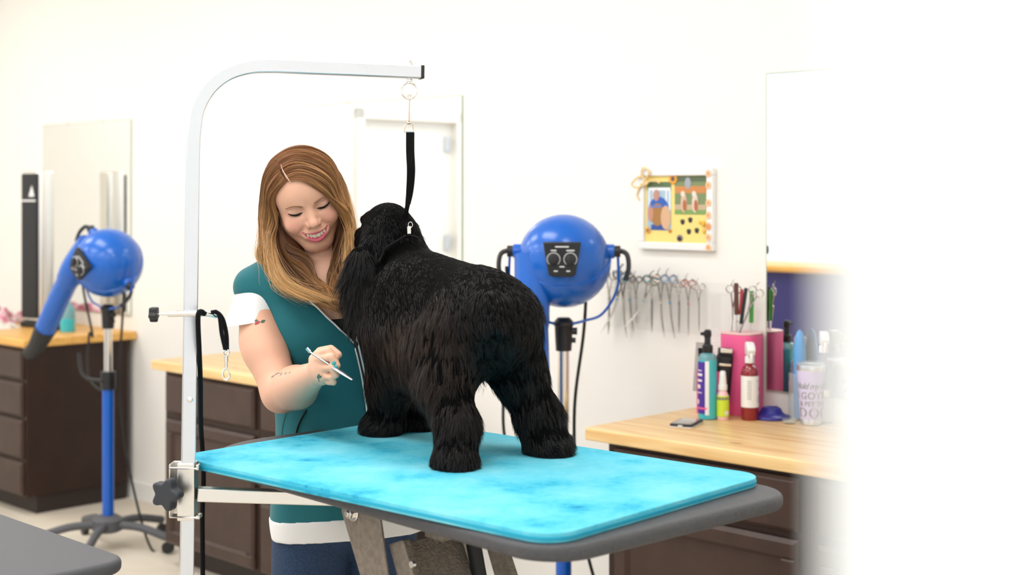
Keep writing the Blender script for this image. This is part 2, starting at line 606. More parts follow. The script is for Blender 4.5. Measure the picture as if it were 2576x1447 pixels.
# closed white door in the left wall, seen in the mirror
dr = struct('door_1', rbox(-5.68, -5.64, -3.5, -2.5, .0, 2.2), M['white'])
obj('frame', join(rbox(-5.6, -5.57, -3.58, -3.5, 0, 2.28), rbox(-5.6, -5.57, -2.5, -2.42, 0, 2.28), rbox(-5.6, -5.57, -3.58, -2.42, 2.2, 2.28)), M['baseb'], dr, smooth=False)
for hz in (.35, 1.2, 2.02):
    obj('hinge', rbox(-5.64, -5.62, -3.47, -3.41, hz - .06, hz + .06), M['steel'], dr, smooth=False)
obj('door_handle', xf(join(cyl((-5.64, -2.57, 1.0), (-5.58, -2.57, 1.0), .01), cyl((-5.585, -2.57, 1.0), (-5.585, -2.68, 1.0), .009)), RM), M['chrome'], dr)
for wn, (a, b) in enumerate(((-4.9, -2.6), (-2.6, -.3), (-.3, 2.0))):
    g = join(rbox(a, a + .05, -5.18, -5.12, .95, 2.75), rbox(b - .05, b, -5.18, -5.12, .95, 2.75), rbox(a + .05, b - .05, -5.18, -5.12, .95, 1.0), rbox(a + .05, b - .05, -5.18, -5.12, 2.7, 2.75))
    struct('window_%d' % (wn + 1), g, M['white'])

for i, (s, d) in enumerate([(s, d) for s in (-4.7, -2.7, -.7, 1.3) for d in (-.9, -2.5, -4.1)]):
    t = thing('ceiling_light', 'flat rectangular ceiling light panel', 'ceiling light', W(s, d, 3.2), ANG, 'ceiling light panels')
    obj('lamp_rim', join(box(-.62, .62, -.32, -.30, -.03, 0), box(-.62, .62, .30, .32, -.03, 0), box(-.62, -.60, -.3, .3, -.03, 0), box(.60, .62, -.3, .3, -.03, 0)), M['lampf'], t, smooth=False)
    obj('lamp_diffuser', box(-.6, .6, -.3, .3, -.02, -.01), M['lamp'], t, smooth=False)


# ------------------------------------------------------------------ cabinets along the back wall
def drawer_front(x0, x1, z0, z1):
    """slab front with a wide chamfer round its face"""
    c = .012
    v = [(x0, 0, z0), (x1, 0, z0), (x1, 0, z1), (x0, 0, z1), (x0, -.010, z0), (x1, -.010, z0), (x1, -.010, z1), (x0, -.010, z1),
         (x0 + c, -.02, z0 + c), (x1 - c, -.02, z0 + c), (x1 - c, -.02, z1 - c), (x0 + c, -.02, z1 - c)]
    f = [(0, 1, 2, 3)[::-1]]
    for k in range(4):
        j = (k + 1) % 4
        f += [(k, j, 4 + j, 4 + k), (4 + k, 4 + j, 8 + j, 8 + k)]
    return v, f + [(8, 9, 10, 11)]


def door_front(x0, x1, z0, z1):
    """frame-and-panel front: four rails round a recessed field"""
    w = .06
    return join(xf(drawer_front(x0, x1, z0, z0 + w), T(0, 0, 0)), drawer_front(x0, x1, z1 - w, z1), drawer_front(x0, x0 + w, z0 + w * .8, z1 - w * .8), drawer_front(x1 - w, x1, z0 + w * .8, z1 - w * .8),
                box(x0 + w - .01, x1 - w + .01, -.009, 0, z0 + w - .01, z1 - w + .01))


def cabinet(label, s0, w, fronts, depth=.56, off=.03, top=.84, cat='cabinet'):
    t = thing('base_cabinet', label, cat, W(s0, off, 0), ANG, 'dark base cabinets along the wall')
    obj('body', box(0, w, 0, depth, .09, top), M['cab'], t, bevel=.002, smooth=False)
    obj('toe_kick', box(.02, w - .02, .06, depth, 0, .09), M['kick'], t, smooth=False)
    for kind, x0, x1, z0, z1 in fronts:
        if kind == 'd': obj('drawer', drawer_front(x0, x1, z0, z1), M['cabface'], t, smooth=False)
        else: obj('door', door_front(x0, x1, z0, z1), M['cabface'], t, smooth=False)
    return t


cabinet('dark wood cabinet at the right with a drawer above a panelled door, under the phone', .07, .715, [('d', .03, .685, .675, .825), ('p', .03, .685, .1, .655)])
cabinet('dark wood cabinet partly hidden by the white partition edge, right of the seam', .787, .9, [('d', .03, .87, .675, .825), ('p', .03, .445, .1, .655), ('p', .455, .87, .1, .655)])
cabinet('dark wood cabinet behind the steel pole with a wide drawer over a panelled door', -2.44, .69, [('d', .02, .67, .66, .825), ('p', .02, .67, .1, .635)])
cabinet('narrow dark wood cabinet of drawers just left of the woman', -1.748, .43, [('d', .02, .41, .66, .825), ('d', .02, .41, .40, .635), ('d', .02, .41, .1, .375)])
cabinet('dark wood cabinet at the far left with four drawers and a plain side panel', -4.75, 1.04, [('d', .5, 1.02, .675, .825), ('d', .5, 1.02, .49, .66), ('d', .5, 1.02, .28, .475), ('d', .5, 1.02, .1, .265), ('p', .02, .48, .1, .825)])


def worktop(label, s0, s1, m):
    t = obj('worktop', slab([(0, 0), (s1 - s0, 0), (s1 - s0, .626), (0, .626)], .84, .88, .006), m)
    t.location = W(s0, 0, 0); t.rotation_euler = (0, 0, ANG)
    return tag(t, label, 'worktop')


worktop('pale pine worktop at the right carrying the bottles and the phone', 0, 2.66, M['pine'])
worktop('pale pine worktop behind the woman and the steel pole', -2.51, -1.29, M['pine'])
worktop('golden pine worktop at the far left under the tall black tower', -4.95, -3.683, M['pineo'])

# ------------------------------------------------------------------ mirrors
for nm, s0, z0, lab in (('wall_mirror', -4.707, .955, 'frameless mirror at the far left behind the black tower'),
                        ('wall_mirror', -2.234, .985, 'frameless mirror on the wall behind the woman and dog'),
                        ('wall_mirror', .245, .955, 'frameless mirror at the right behind the lavender tumbler')):
    wd = 1.03 if s0 == -2.234 else .97
    t = thing(nm, lab, 'mirror', W(s0, .63, 0), ANG, 'mirrors along the back wall')
    obj('glass', box(.003, wd - .003, -.0065, -.006, z0 + .003, 1.997), M['mirror'], t, smooth=False)
    obj('edge', join(box(0, wd, -.006, 0, z0, 2.0)), M['mirroredge'], t, smooth=False)
    for cx_ in (wd * .3, wd * .7):
        obj('mirror_clip', box(cx_ - .009, cx_ + .009, -.011, 0, 1.99, 2.018), M['acry'], t, bevel=.002)

# ------------------------------------------------------------------ things on the far-left worktop
t = thing('tower_fan', 'tall black tower with silver sides on the far left worktop', 'tower air purifier', W(-4.32, .40, .88), ANG + R(12))
obj('body', slab(rrect(-.085, .085, -.055, .055, .04), .03, .85, .012), M['clampm'], t)
obj('front_grille', slab(rrect(-.066, .066, -.066, -.03, .015), .05, .835, .01), M['blackm'], t)
obj('base', slab(rrect(-.09, .09, -.07, .07, .04), 0, .03, .008), M['blackp'], t)
obj('emblem', xf(prism([(.005, .0), (.05, .0), (.03, .06)], 0, .002), T(0, -.0665, .71) @ RX(90)), M['white'], t, smooth=False)
obj('trim_line', box(-.055, .058, -.068, -.065, .683, .692), M['lampf'], t, smooth=False)


def crumple(name, label, loc, rx, ry, rz_, m, cat, seed):
    rg = np.random.default_rng(seed); n = 26; v = []; f = []
    ph = rg.uniform(0, 6, 6)
    for i in range(n):
        for j in range(n):
            x, y = i / (n - 1) * 2 - 1, j / (n - 1) * 2 - 1
            h = (1 - max(abs(x), abs(y)) ** 4) * (.55 + .25 * math.sin(4 * x + ph[0]) * math.cos(3 * y + ph[1]) + .2 * math.sin(9 * x + 5 * y + ph[2]))
            v.append((x * rx * (1 + .1 * math.sin(5 * y + ph[3])), y * ry * (1 + .1 * math.sin(6 * x + ph[4])), max(h, .0) * rz_ + .001))
    for i in range(n - 1):
        for j in range(n - 1):
            a = i * n + j; f.append((a, a + n, a + n + 1, a + 1))
    ring = [i * n for i in range(n)] + [(n - 1) * n + j for j in range(1, n)] + [i * n + n - 1 for i in range(n - 2, -1, -1)] + [j for j in range(n - 2, 0, -1)]
    f.append(tuple(ring))
    o = obj(name, (v, f), m); o.location = loc; o.rotation_euler = (0, 0, ANG + .3)
    return tag(o, label, cat)


crumple('folded_towel', 'crumpled pink and white towel at the far left of the worktop', W(-4.72, .38, .88), .13, .11, .10, M['pinkcloth'], 'towel', 3)
crumple('cloth', 'ivory cloth lying in front of the pink towel, far left worktop', W(-4.45, .17, .88), .16, .10, .045, M['whitecloth'], 'cloth', 5)
t = thing('spray_bottle', 'clear bottle of pale blue liquid on the far left worktop', 'bottle', W(-3.92, .36, .88), ANG)
obj('bottle_body', lathe([(.036, 0), (.038, .01), (.038, .12), (.022, .15), (.014, .16)]), M['tealc'], t)
obj('liquid', lathe([(.0385, .004), (.0387, .07)]), M['teal'], t)
obj('cap', lathe([(.015, .155), (.015, .185), (.008, .2)]), M['white'], t)
t = thing('charger_box', 'small black box on the far left worktop beside the tower', 'box', W(-4.08, .36, .88), ANG)
obj('body', slab(rrect(-.05, .05, -.035, .035, .01), 0, .06, .006), M['blackp'], t)
obj('lid', slab(rrect(-.045, .045, -.03, .03, .01), .06, .068, .003), M['lampf'], t)
t = thing('lotion_bottle', 'small red bottle on the pine worktop left of the woman', 'bottle', W(-1.86, .22, .88), ANG)
obj('bottle_body', lathe([(.022, 0), (.024, .006), (.024, .055), (.012, .07)]), M['red'], t)
obj('cap', lathe([(.012, .069), (.013, .072), (.013, .09), (.010, .094)]), M['white'], t)

# power adapter and cords low on the wall, black bowl on the floor
t = thing('power_adapter', 'black plug-in adapter on the wall left of the middle cabinet', 'adapter', W(-2.62, .628, .36), ANG)
obj('body', slab(rrect(-.045, .045, -.06, 0, .012), 0, .16, .008), M['blackp'], t)
obj('cord', tube([(-.02, -.05, .13), (-.12, -.03, .17), (-.26, -.02, .12), (-.36, -.03, -.1), (-.32, -.04, -.3), (-.3, -.05, -.352)], .004, 8, 40), M['cord'], t)
t = thing('pet_bowl', 'black bowl with a pink rim on the floor under the table', 'bowl', W(-.92, .10, 0), ANG)
obj('bowl', lathe([(.10, 0), (.125, .02), (.15, .13), (.14, .13), (.115, .03), (.0001, .02)]), M['blackp'], t)
obj('rim', sweep([(.145 * math.cos(a), .145 * math.sin(a), .133) for a in [2 * PI * k / 40 for k in range(41)]], circ(.011, 8), caps=False), M['pink'], t)

# ------------------------------------------------------------------ stand dryers
def dryer(label, loc, rz, tilt, pole_h, nozzle, fallen=0):
    """local: z up, the control panel faces -y"""
    t = thing('stand_dryer', label, 'dryer', loc, rz, 'blue stand dryers')
    r = .153
    hz = pole_h
    # stand
    obj('lower_tube', cyl((0, 0, .12), (0, 0, .74), .026), M['bluet'], t)
    obj('clamp_collar', join(cyl((0, 0, .72), (0, 0, .80), .034), cyl((0, -.03, .76), (-.09, -.05, .765), .008), tube([(-.09, -.05, .765), (-.12, -.06, .80), (-.135, -.06, .88)], .008, 8, 8)), M['blackp'], t)
    obj('pole', cyl((0, 0, .78), (0, 0, hz - .27), .0185), M['chrome'], t)
    obj('pole_cap', join(lathe([(.026, hz - .30), (.028, hz - .27), (.030, hz - .22), (.034, hz - .215), (.034, hz - .205), (.02, hz - .19)]), cyl((.02, 0, hz - .235), (.045, 0, hz - .235), .012), cyl((.02, 0, hz - .265), (.04, 0, hz - .265), .009)), M['blackp'], t)
    obj('hub', lathe([(.05, .075), (.07, .085), (.07, .13), (.04, .15)]), M['tgrey'], t)
    for k in range(5):
        a = 2 * PI * k / 5 + .35
        c, s = math.cos(a), math.sin(a)
        lg = obj('leg', tube([(c * .05, s * .05, .108), (c * .17, s * .17, .105), (c * .31, s * .31, .07)], .018, 10, 8), M['tgrey'], t)
        obj('caster', xf(cyl((0, -.012, 0), (0, .012, 0), .026), T(c * .31, s * .31, .0262) @ RZ(math.degrees(a))), M['blackp'], lg)
    # the swivelling head
    HM = T(0, 0, hz) @ RX(tilt[0]) @ RY(tilt[1])
    obj('head_shell', xf(ball(r, 40, 24), HM), M['blue'], t)
    q_ = r * 1.035                                           # lower half shell whose rim dips under the control panel
    pv = [(max(q_ * math.sin(PI / 2 * k / 16), 1e-4), -q_ * math.cos(PI / 2 * k / 16)) for k in range(17)] + [(q_ * .995, .012), (q_ * .95, .014), (q_ * .94, 0)]
    obj('volute', xf(lathe(pv, 48, 1., .98), HM @ RX(34)), M['blue'], t)
    pa, pb = nozzle
    brl = spline([(-.100, -.045, .02), (-.100, -.07, -.12), (-.098, -.07, -.20), (-.092, -.07, -.37), (-.085, -.065, -.54)], 26)
    obj('barrel', xf(sweep(brl, circ(.062, 20), scale=[1 - .12 * min(i / 13, 1) if i < 14 else .80 for i in range(27)]), HM), M['blue'], t)
    if pa:
        obj('nozzle', xf(sweep(spline([(-.085, -.065, -.53), (-.082, -.066, -.60), (-.084, -.066, -.67), (-.103, -.066, -.74)], 12), circ(.052, 16, 1, 1), scale=[1.0 - .03 * i for i in range(13)]), HM), M['blackm'], t)
    ctl = obj('control_panel', xf(prism([(-.062, .058), (.062, .058), (.043, -.048), (.03, -.054), (-.03, -.054), (-.043, -.048)], 0, .022), HM @ T(.0, -.143, .008) @ RX(90)), M['blackp'], t, bevel=.004)
    for sx in (-.027, .027):
        obj('dial', xf(join(lathe([(.017, 0), (.016, .012), (.012, .014)]), box(-.002, .002, -.015, .015, .013, .016)), HM @ T(sx, -.165, .011) @ RX(90)), M['blackm'], ctl, bevel=.001)
        obj('dial_ring', xf(sweep([(.0205 * math.cos(a), .0205 * math.sin(a), 0) for a in [R(-50 + 280 * k / 30) for k in range(31)]], circ(.0012, 6)), HM @ T(sx, -.1655, .011) @ RX(90)), M['lampf'], ctl)
    for dx, dz, w in ((0, .043, .022), (-.027, .031, .009), (.027, .031, .013), (0, -.021, .008), (-.02, -.035, .006), (.02, -.035, .006)):
        obj('marking', xf(box(dx - w, dx + w, -.1663, -.165, dz + .0062, dz + .0098), HM), M['lampf'], ctl, smooth=False)
    for sx in (-1, 1):
        b = obj('yoke_boss', xf(join(cyl((sx * .13, 0, .03), (sx * .168, 0, .03), .024)), HM), M['blue'], t, bevel=.003)
        obj('lever', xf(join(cyl((sx * .166, 0, .03), (sx * .188, 0, .03), .019), tube([(sx * .178, 0, .034), (sx * .208, -.01, .022), (sx * .215, -.02, -.02), (sx * .205, -.025, -.066)], .0085, 8, 12)), HM), M['blackp'], t)
    obj('yoke_wire', tube([(.180, 0, hz + .02), (.178, 0, hz - .09), (.13, 0, hz - .175), (.07, 0, hz - .20), (0, -.02, hz - .212), (-.07, 0, hz - .20), (-.13, 0, hz - .175), (-.178, 0, hz - .09), (-.180, 0, hz + .02)], .0045, 8, 60), M['bluet'], t)
    obj('power_cord', tube([(-.19, -.01, hz - .02), (-.185, .0, hz - .14), (-.16, .03, hz - .34), (-.2, .04, .95), (-.19, .03, .76), (-.08, .04, .70), (-.03, .04, .76), (.06, .04, hz - .55), (.075, .05, hz - .40), (.10, .04, hz - .12)][:6] + [(-.03, .04, .8)], .0055, 8, 60), M['cord'], t)
    obj('motor_cord', tube([(.075, .03, hz - .10), (.065, .03, hz - .25), (.035, .035, hz - .50), (.045, .04, .6), (.09, .05, .35), (.2, .08, .02), (.3, .12, .01)], .0055, 8, 60), M['cord'], t)
    return t


c = P(1418, 655, 4.62)
dryer('blue stand dryer in the middle, right of the dog', (c.x, c.y, 0), R(-4), (0, 0), c.z, (True, 1))
c = P(272, 660, 6.30)
dryer('blue stand dryer at the left with its black nozzle swung out', (c.x, c.y, 0), R(-38), (6, 45), c.z, (True, 1))

# ------------------------------------------------------------------ the right worktop
Z = .88


def bottle(name, label, loc, body, bm, extra, rz=0.):
    t = thing(name, label, 'bottle', loc, ANG + rz)
    obj('bottle_body', body, bm, t)
    for nm, g, m in extra: obj(nm, g, m, t)
    return t


def lab_arc(r, z0, z1, a0, a1, th=.0006, n=20):
    """a curved label wrapped on a bottle; -90 degrees faces the room"""
    v, f = [], []
    for k in range(n + 1):
        a = R(a0 + (a1 - a0) * k / n)
        for rr in (r, r + th):
            for z in (z0, z1): v.append((rr * math.cos(a), rr * math.sin(a), z))
    for k in range(n):
        o = 4 * k; p = o + 4
        f += [(o + 2, o + 3, p + 3, p + 2), (o, p, p + 1, o + 1), (o + 1, p + 1, p + 3, o + 3), (o, o + 2, p + 2, p)]
    f += [(0, 1, 3, 2), (4 * n, 4 * n + 2, 4 * n + 3, 4 * n + 1)]
    return v, f


def bend_text(txt, size, r, z, a0, shear=0., spacing=1., th=.0006, ex=.0003):
    """lettering wrapped round an upright cylinder, centred on bearing a0 (degrees)"""
    v, f = text_geo(txt, size, shear, ex, spacing)
    out = []
    for x, y, w in v:
        rz_ = r(z + y) if callable(r) else r
        a = R(a0) + x / (r(z) if callable(r) else r); rr = rz_ + th + w
        out.append((rr * math.cos(a), rr * math.sin(a), z + y))
    return out, f


CAMB = -math.degrees(ANG) - 90          # bearing, in a local frame turned by ANG, that faces the lens (about -46 degrees)
CAMB = -90 + 44.2 - 9
# turquoise pump bottle with a purple label
p = P(1780, 1052, .72 * F / 564)
r = .0295
bottle('pump_bottle', 'tall turquoise bottle with a purple label and black pump, left of the row', (p.x, p.y, Z),
       lathe([(r * .9, 0), (r, .006), (r, .195), (r * .8, .208), (.012, .214), (.012, .222)]), M['tealc'],
       [('liquid', lathe([(r + .0004, .004), (r + .0004, .19)]), M['teal']),
        ('label', lab_arc(r + .001, .02, .185, CAMB - 88, CAMB - 14), M['purple']),
        ('label_band', lab_arc(r + .001, .016, .188, CAMB - 14, CAMB + 10), M['paper']),
        ('label_print', join(*[lab_arc(r + .0018, z_, z_ + h_, CAMB - 76, CAMB - 76 + w_) for z_, h_, w_ in ((.156, .003, 40), (.14, .008, 44), (.122, .007, 42), (.10, .012, 30), (.085, .003, 40), (.05, .014, 18))]), M['lampf']),
        ('label_flash', lab_arc(r + .0018, .034, .040, CAMB - 70, CAMB - 4), M['pink']),
        ('collar', lathe([(.016, .214), (.017, .217), (.017, .235), (.013, .24)]), M['blackp']),
        ('pump', join(lathe([(.010, .238), (.010, .262), (.008, .266)]), lathe([(.011, .262), (.013, .268), (.012, .282), (.007, .287)]), xf(box(-.006, .006, -.03, .006, .270, .280), T(0, 0, 0))), M['blackp'])])
# little spray bottle with a lime label
p = P(1818, 1052, .72 * F / 566); r = .019
bottle('mist_bottle', 'small clear spray bottle with a lime yellow label and white cap', (p.x, p.y, Z),
       lathe([(r * .9, 0), (r, .004), (r, .078), (r * .7, .09), (.011, .095)]), M['pinkr'],
       [('label', lab_arc(r + .0008, .012, .078, CAMB - 100, CAMB + 100), M['lime']),
        ('label_print', join(*[lab_arc(r + .0016, .0655, .0735, CAMB - 62 + 26 * k, CAMB - 42 + 26 * k) for k in range(5)]), M['greyink']),
        ('barcode', lab_arc(r + .0016, .018, .030, CAMB + 20, CAMB + 58), M['paper']),
        ('collar', lathe([(.012, .094), (.0145, .096), (.0145, .112), (.012, .114)]), M['white']),
        ('sprayer', join(lathe([(.0125, .112), (.011, .135), (.0095, .152), (.007, .156)]), xf(cyl((0, 0, 0), (0, -.004, 0), .003), T(0, -.009, .142))), M['white'])])


def trigger(z0, s=1.):
    """trigger sprayer head on a collar at height z0; its nose points to -y"""
    return join(lathe([(.0135 * s, z0), (.0135 * s, z0 + .018), (.009 * s, z0 + .024), (.009 * s, z0 + .03)]),
                xf(slab([(-.022 * s, -.001), (-.03 * s, .016), (-.026 * s, .028), (-.008 * s, .040), (.012 * s, .040), (.018 * s, .028), (.016 * s, .006), (.008 * s, -.002)], -.011 * s, .011 * s, .004), T(0, 0, z0 + .026) @ RZ(90) @ RX(90)),
                tube([(0, -.018 * s, z0 + .040), (0, -.026 * s, z0 + .022), (0, -.022 * s, z0 + .004)], .0045 * s, 8, 8))


p = P(1886, 1052, .72 * F / 566); r = .0275
bottle('trigger_bottle', 'amber red spray bottle with a white label and white trigger head', (p.x, p.y, Z),
       lathe([(r * .92, 0), (r, .006), (r, .145), (r * .97, .155), (r * .8, .168), (.012, .178), (.012, .184)]), M['amber'],
       [('label', lab_arc(r + .0008, .042, .142, CAMB - 120, CAMB + 110), M['paper']),
        ('label_print', join(*[lab_arc(r + .0016, .125 - .007 * k, .1265 - .007 * k, CAMB - 62, CAMB - 36) for k in range(9)], *[lab_arc(r + .0016, .058 + .004 * k, .059 + .004 * k, CAMB + 10, CAMB + 44) for k in range(6)]), M['greyink']),
        ('label_mark', join(lab_arc(r + .0016, .123, .129, CAMB + 10, CAMB + 17), lab_arc(r + .0016, .095, .105, CAMB + 20, CAMB + 60)), M['pink']),
        ('trigger_head', trigger(.182, 1.15), M['white'])], rz=R(46))

# pink holder block with its lower pocket
H0 = W(.19, .565, Z)
t = thing('tool_holder', 'tall pink tool holder with a low side pocket, against the wall', 'tool holder', H0, ANG)
sup = [(.066 * math.copysign(abs(math.cos(a)) ** .75, math.cos(a)), .060 * math.copysign(abs(math.sin(a)) ** .75, math.sin(a))) for a in [2 * PI * k / 48 for k in range(48)]]
obj('body', slab(sup, 0, .262, .004), M['pink'], t)
obj('rim', slab([(x * 1.0, y * 1.0) for x, y in sup], .2625, .268, .002), M['pinkr'], t)
sup2 = [(.058 * math.copysign(abs(math.cos(a)) ** .6, math.cos(a)), .052 * math.copysign(abs(math.sin(a)) ** .6, math.sin(a))) for a in [2 * PI * k / 48 for k in range(48)]]
inner = [(x * .93, y * .93) for x, y in sup2]
n_ = len(sup2)
v = [(x - .062, y - .058, z) for z, pp in ((0, sup2), (.145, sup2), (.145, inner), (.01, inner)) for x, y in pp]
f = [(k * n_ + i, k * n_ + (i + 1) % n_, (k + 1) * n_ + (i + 1) % n_, (k + 1) * n_ + i) for k in range(3) for i in range(n_)] + [tuple(range(n_ - 1, -1, -1)), tuple(3 * n_ + i for i in range(n_))]
obj('pocket', (v, f), M['pink'], t)


def place(t, loc, rx=0., ry=0., rz=0.):
    t.location = loc; t.rotation_euler = (Matrix.Rotation(ANG + R(rz), 3, 'Z') @ Matrix.Rotation(R(rx), 3, 'X') @ Matrix.Rotation(R(ry), 3, 'Y')).to_euler()


# tools standing in the tall holder
def ring(cx, cz, r, w=.0022, sx=1., n=20):
    return sweep([(cx + r * sx * math.cos(a), 0, cz + r * math.sin(a)) for a in [2 * PI * k / n for k in range(n + 1)]], circ(w, 6), caps=False)


M['shear'] = mat('shear_steel', (.46, .44, .41), .24, 1.0)


def shears(name, label, group, curve=0., ringm=None, size=1., body=None):
    """closed shears hanging with the rings up; z=0 at the pivot"""
    t = thing(name, label, 'shears', group=group)
    b = body or M['shear']
    bl = spline([(0, 0, .01), (curve * .3, 0, -.05), (curve, 0, -.105)], 8)
    obj('blade', sweep(bl, circ(.0048, 8, 1, .4), scale=[1, 1, .95, .9, .8, .7, .55, .35, .12]), b, t)
    obj('blade', xf(sweep(bl, circ(.0046, 8, 1, .4), scale=[1, 1, .95, .9, .8, .7, .55, .35, .12]), T(.002, -.002, 0)), b, t)
    obj('pivot', cyl((0, -.005, 0), (0, .003, 0), .0035, n=12), ringm or b, t)
    for sx in (-1, 1):
        s_ = obj('shank', tube([(0, sx * .001, 0), (sx * .004, sx * .001, .03), (sx * .008, 0, .055)], .0026, 8, 8), b, t)
    h1 = obj('finger_ring', join(ring(-.0125, .069, .0125), tube([(-.008, 0, .081), (-.006, 0, .092), (-.0, .0, .1)], .0018, 6, 6)), b, t)
    h2 = obj('finger_ring', ring(.0125, .067, .0125), b, t)
    if ringm: obj('ring_insert', join(ring(-.0125, .069, .0095, .0016), ring(.0125, .067, .0095, .0016)), ringm, t)
    t.scale = (size,) * 3
    return t


t = shears('shears', 'silver shears standing at the left of the tall pink holder', 'shears in the pink holder')
place(t, W(.160, .555, Z + .34), 0, 3, 40)
t = shears('shears', 'silver shears leaning right at the right side of the tall pink holder', 'shears in the pink holder')
place(t, W(.222, .555, Z + .34), 0, 22, 40)


def file_tool(name, label, hm, h0, h1, w, loc, tilt):
    t = thing(name, label, 'grooming tool')
    obj('blade', cyl((0, 0, -.14), (0, 0, h0 + .01), .0022, n=10), M['chrome'], t)
    obj('handle', slab(rrect(-w, w, -w * .6, w * .6, w * .35), h0, h1, .003), hm, t)
    place(t, loc, *tilt)
    return t


file_tool('stripping_knife', 'brown wood handled knife, tallest in the pink holder', M['brown'], -.02, .085, .0075, W(.183, .545, Z + .345), (0, -1, 40))
file_tool('nail_file', 'dark red flat tool next to the brown handled knife', M['red'], -.02, .065, .0055, W(.192, .556, Z + .345), (0, 3, 40))
file_tool('blade_scraper', 'black flat handled tool between the brown and green handles', M['blackp'], -.05, .07, .006, W(.204, .552, Z + .345), (0, 8, 40))
file_tool('dematting_rake', 'green handled grooming tool at the right of the pink holder', M['green'], -.045, .06, .007, W(.226, .568, Z + .345), (0, 1, 40))


# combs and brushes in the low pot
def comb(name, label, loc, rot, L_=.19, hm=None, teeth=26, tl=.028):
    t = thing(name, label, 'comb', group='combs in the low pink pocket')
    obj('spine', slab(rrect(-.003, .003, 0, L_, .002), -.0022, .0022, .001), hm or M['chrome'], t)
    t_ = obj('teeth', join(*[box(.002, tl, L_ * .12 + k * L_ * .85 / teeth, L_ * .12 + k * L_ * .85 / teeth + .0024, -.001, .001) for k in range(teeth)]), hm or M['chrome'], t, smooth=False)
    t.location = loc
    t.rotation_euler = (Matrix.Rotation(ANG + R(rot[2]), 3, 'Z') @ Matrix.Rotation(R(rot[1]), 3, 'Y') @ Matrix.Rotation(R(90), 3, 'X')).to_euler()
    return t


comb('steel_comb', 'long steel comb with upright teeth at the right of the low pink pocket', W(.150, .525, Z + .07), (0, 5, 45), .25)
comb('steel_comb', 'pale wide toothed comb at the left of the low pink pocket', W(.105, .52, Z + .06), (0, -3, 45), .23, M['lampf'], 18, .03)
comb('black_comb', 'black fine toothed comb leaning at the far left of the low pink pocket', W(.092, .475, Z + .05), (0, -4, 225), .19, M['blackp'], 30, .03)
t = thing('slicker_brush', 'black brush standing between the combs in the low pink pocket', 'brush'); place(t, W(.098, .498, Z + .06), 0, -2, 45)
obj('handle', slab(rrect(-.009, .009, -.006, .006, .004), 0, .10, .003), M['blackp'], t)
obj('brush_head', slab(rrect(-.024, .024, -.007, .007, .004), .10, .155, .003), M['blackp'], t)
t = thing('hair_clipper', 'black hair clipper with a shiny top standing in the low pink pocket', 'clipper'); place(t, W(.160, .490, Z + .035), 4, 4, 44)
obj('body', slab(rrect(-.026, .026, -.02, .02, .012), 0, .165, .008), M['blackp'], t)
obj('blade_head', slab(rrect(-.022, .022, -.022, .016, .004), .163, .185, .003), M['blackm'], t)
obj('blade', box(-.020, .020, -.024, -.018, .174, .188), M['chrome'], t, bevel=.001)
obj('trim_band', box(-.020, .020, -.0215, -.019, .13, .138), M['chrome'], t, bevel=.001)

# indigo dish
t = thing('magnet_dish', 'round indigo stand between the amber bottle and the tumbler', 'stand', W(.318, .545, Z), ANG)
obj('base', lathe([(.060, 0), (.062, .004), (.060, .010), (.045, .014), (.036, .022), (.030, .034), (.024, .037), (.015, .030), (.0001, .028)], 40), M['indigo'], t)

# lavender tumbler
p = P(2041, 1075, .72 * F / 578)
t = thing('tumbler', 'lavender steel tumbler printed with a dog joke beside the partition', 'tumbler', (p.x, p.y, Z), ANG)
obj('body', lathe([(.0335, .018), (.0345, .022), (.0445, .168), (.0445, .17)], 48), M['lav'], t)
obj('base_ring', lathe([(.030, 0), (.0325, .002), (.0338, .018), (.033, .02)], 48), M['steel'], t)
obj('steel_rim', lathe([(.0442, .169), (.0455, .185), (.0448, .188), (.043, .187)], 48), M['steel'], t)
obj('lid', lathe([(.044, .186), (.0455, .189), (.0455, .194), (.042, .196), (.040, .191), (.0001, .191)], 48), M['glass'], t)


def tum_r(z): return .0345 + (z - .022) * .0685


AT = -90 + 44.2 - 11
AT += 14
for txt, size, z, sh, sp in (('Hold my drink', .026, .116, .35, .9), ('I GOTTA', .030, .084, 0, 1.05), ('& PET THIS', .020, .062, 0, 1.0), ('DOG', .042, .026, 0, 1.15)):
    obj('lettering', bend_text(txt, size, tum_r, z, AT, sh, sp, .0004), M['greyink'], t, smooth=False)

# things beside and behind the tumbler
t = thing('clear_jar', 'clear plastic jar with a chrome clip behind the tumbler', 'jar', W(.397, .588, Z), ANG)
obj('jar_body', lathe([(.034, 0), (.036, .004), (.036, .15), (.0345, .15), (.0345, .006), (.0001, .006)]), M['glass'], t)
obj('clip', ring(0, .155, .012, .002), M['chrome'], t)
t = thing('nail_grinder', 'sky blue handled tool standing upright in the clear jar', 'grooming tool', W(.397, .588, Z + .007), ANG)
obj('body', lathe([(.018, 0), (.019, .05), (.022, .15), (.0205, .21), (.016, .25), (.010, .272), (.003, .28)]), M['lightblue'], t)
obj('ring_band', lathe([(.0215, .15), (.0222, .153), (.0215, .156)]), M['chrome'], t)
p = W(.485, .592, Z); r = .031
bottle('trigger_bottle', 'clear spray bottle with a white trigger head, right of the tumbler', p,
       lathe([(r * .92, 0), (r, .006), (r, .17), (r * .6, .20), (.013, .225)]), M['glass'],
       [('trigger_head', trigger(.222, 1.2), M['white'])], rz=R(40))
t = thing('cotton_jar', 'white lidded jar just right of the tumbler', 'jar', W(.72, .45, Z), ANG)
obj('jar_body', lathe([(.055, 0), (.058, .006), (.058, .14), (.054, .15)]), M['white'], t)
obj('lid', lathe([(.060, .15), (.061, .153), (.060, .168), (.02, .172), (.012, .18), (.012, .19), (.006, .194)]), M['white'], t)
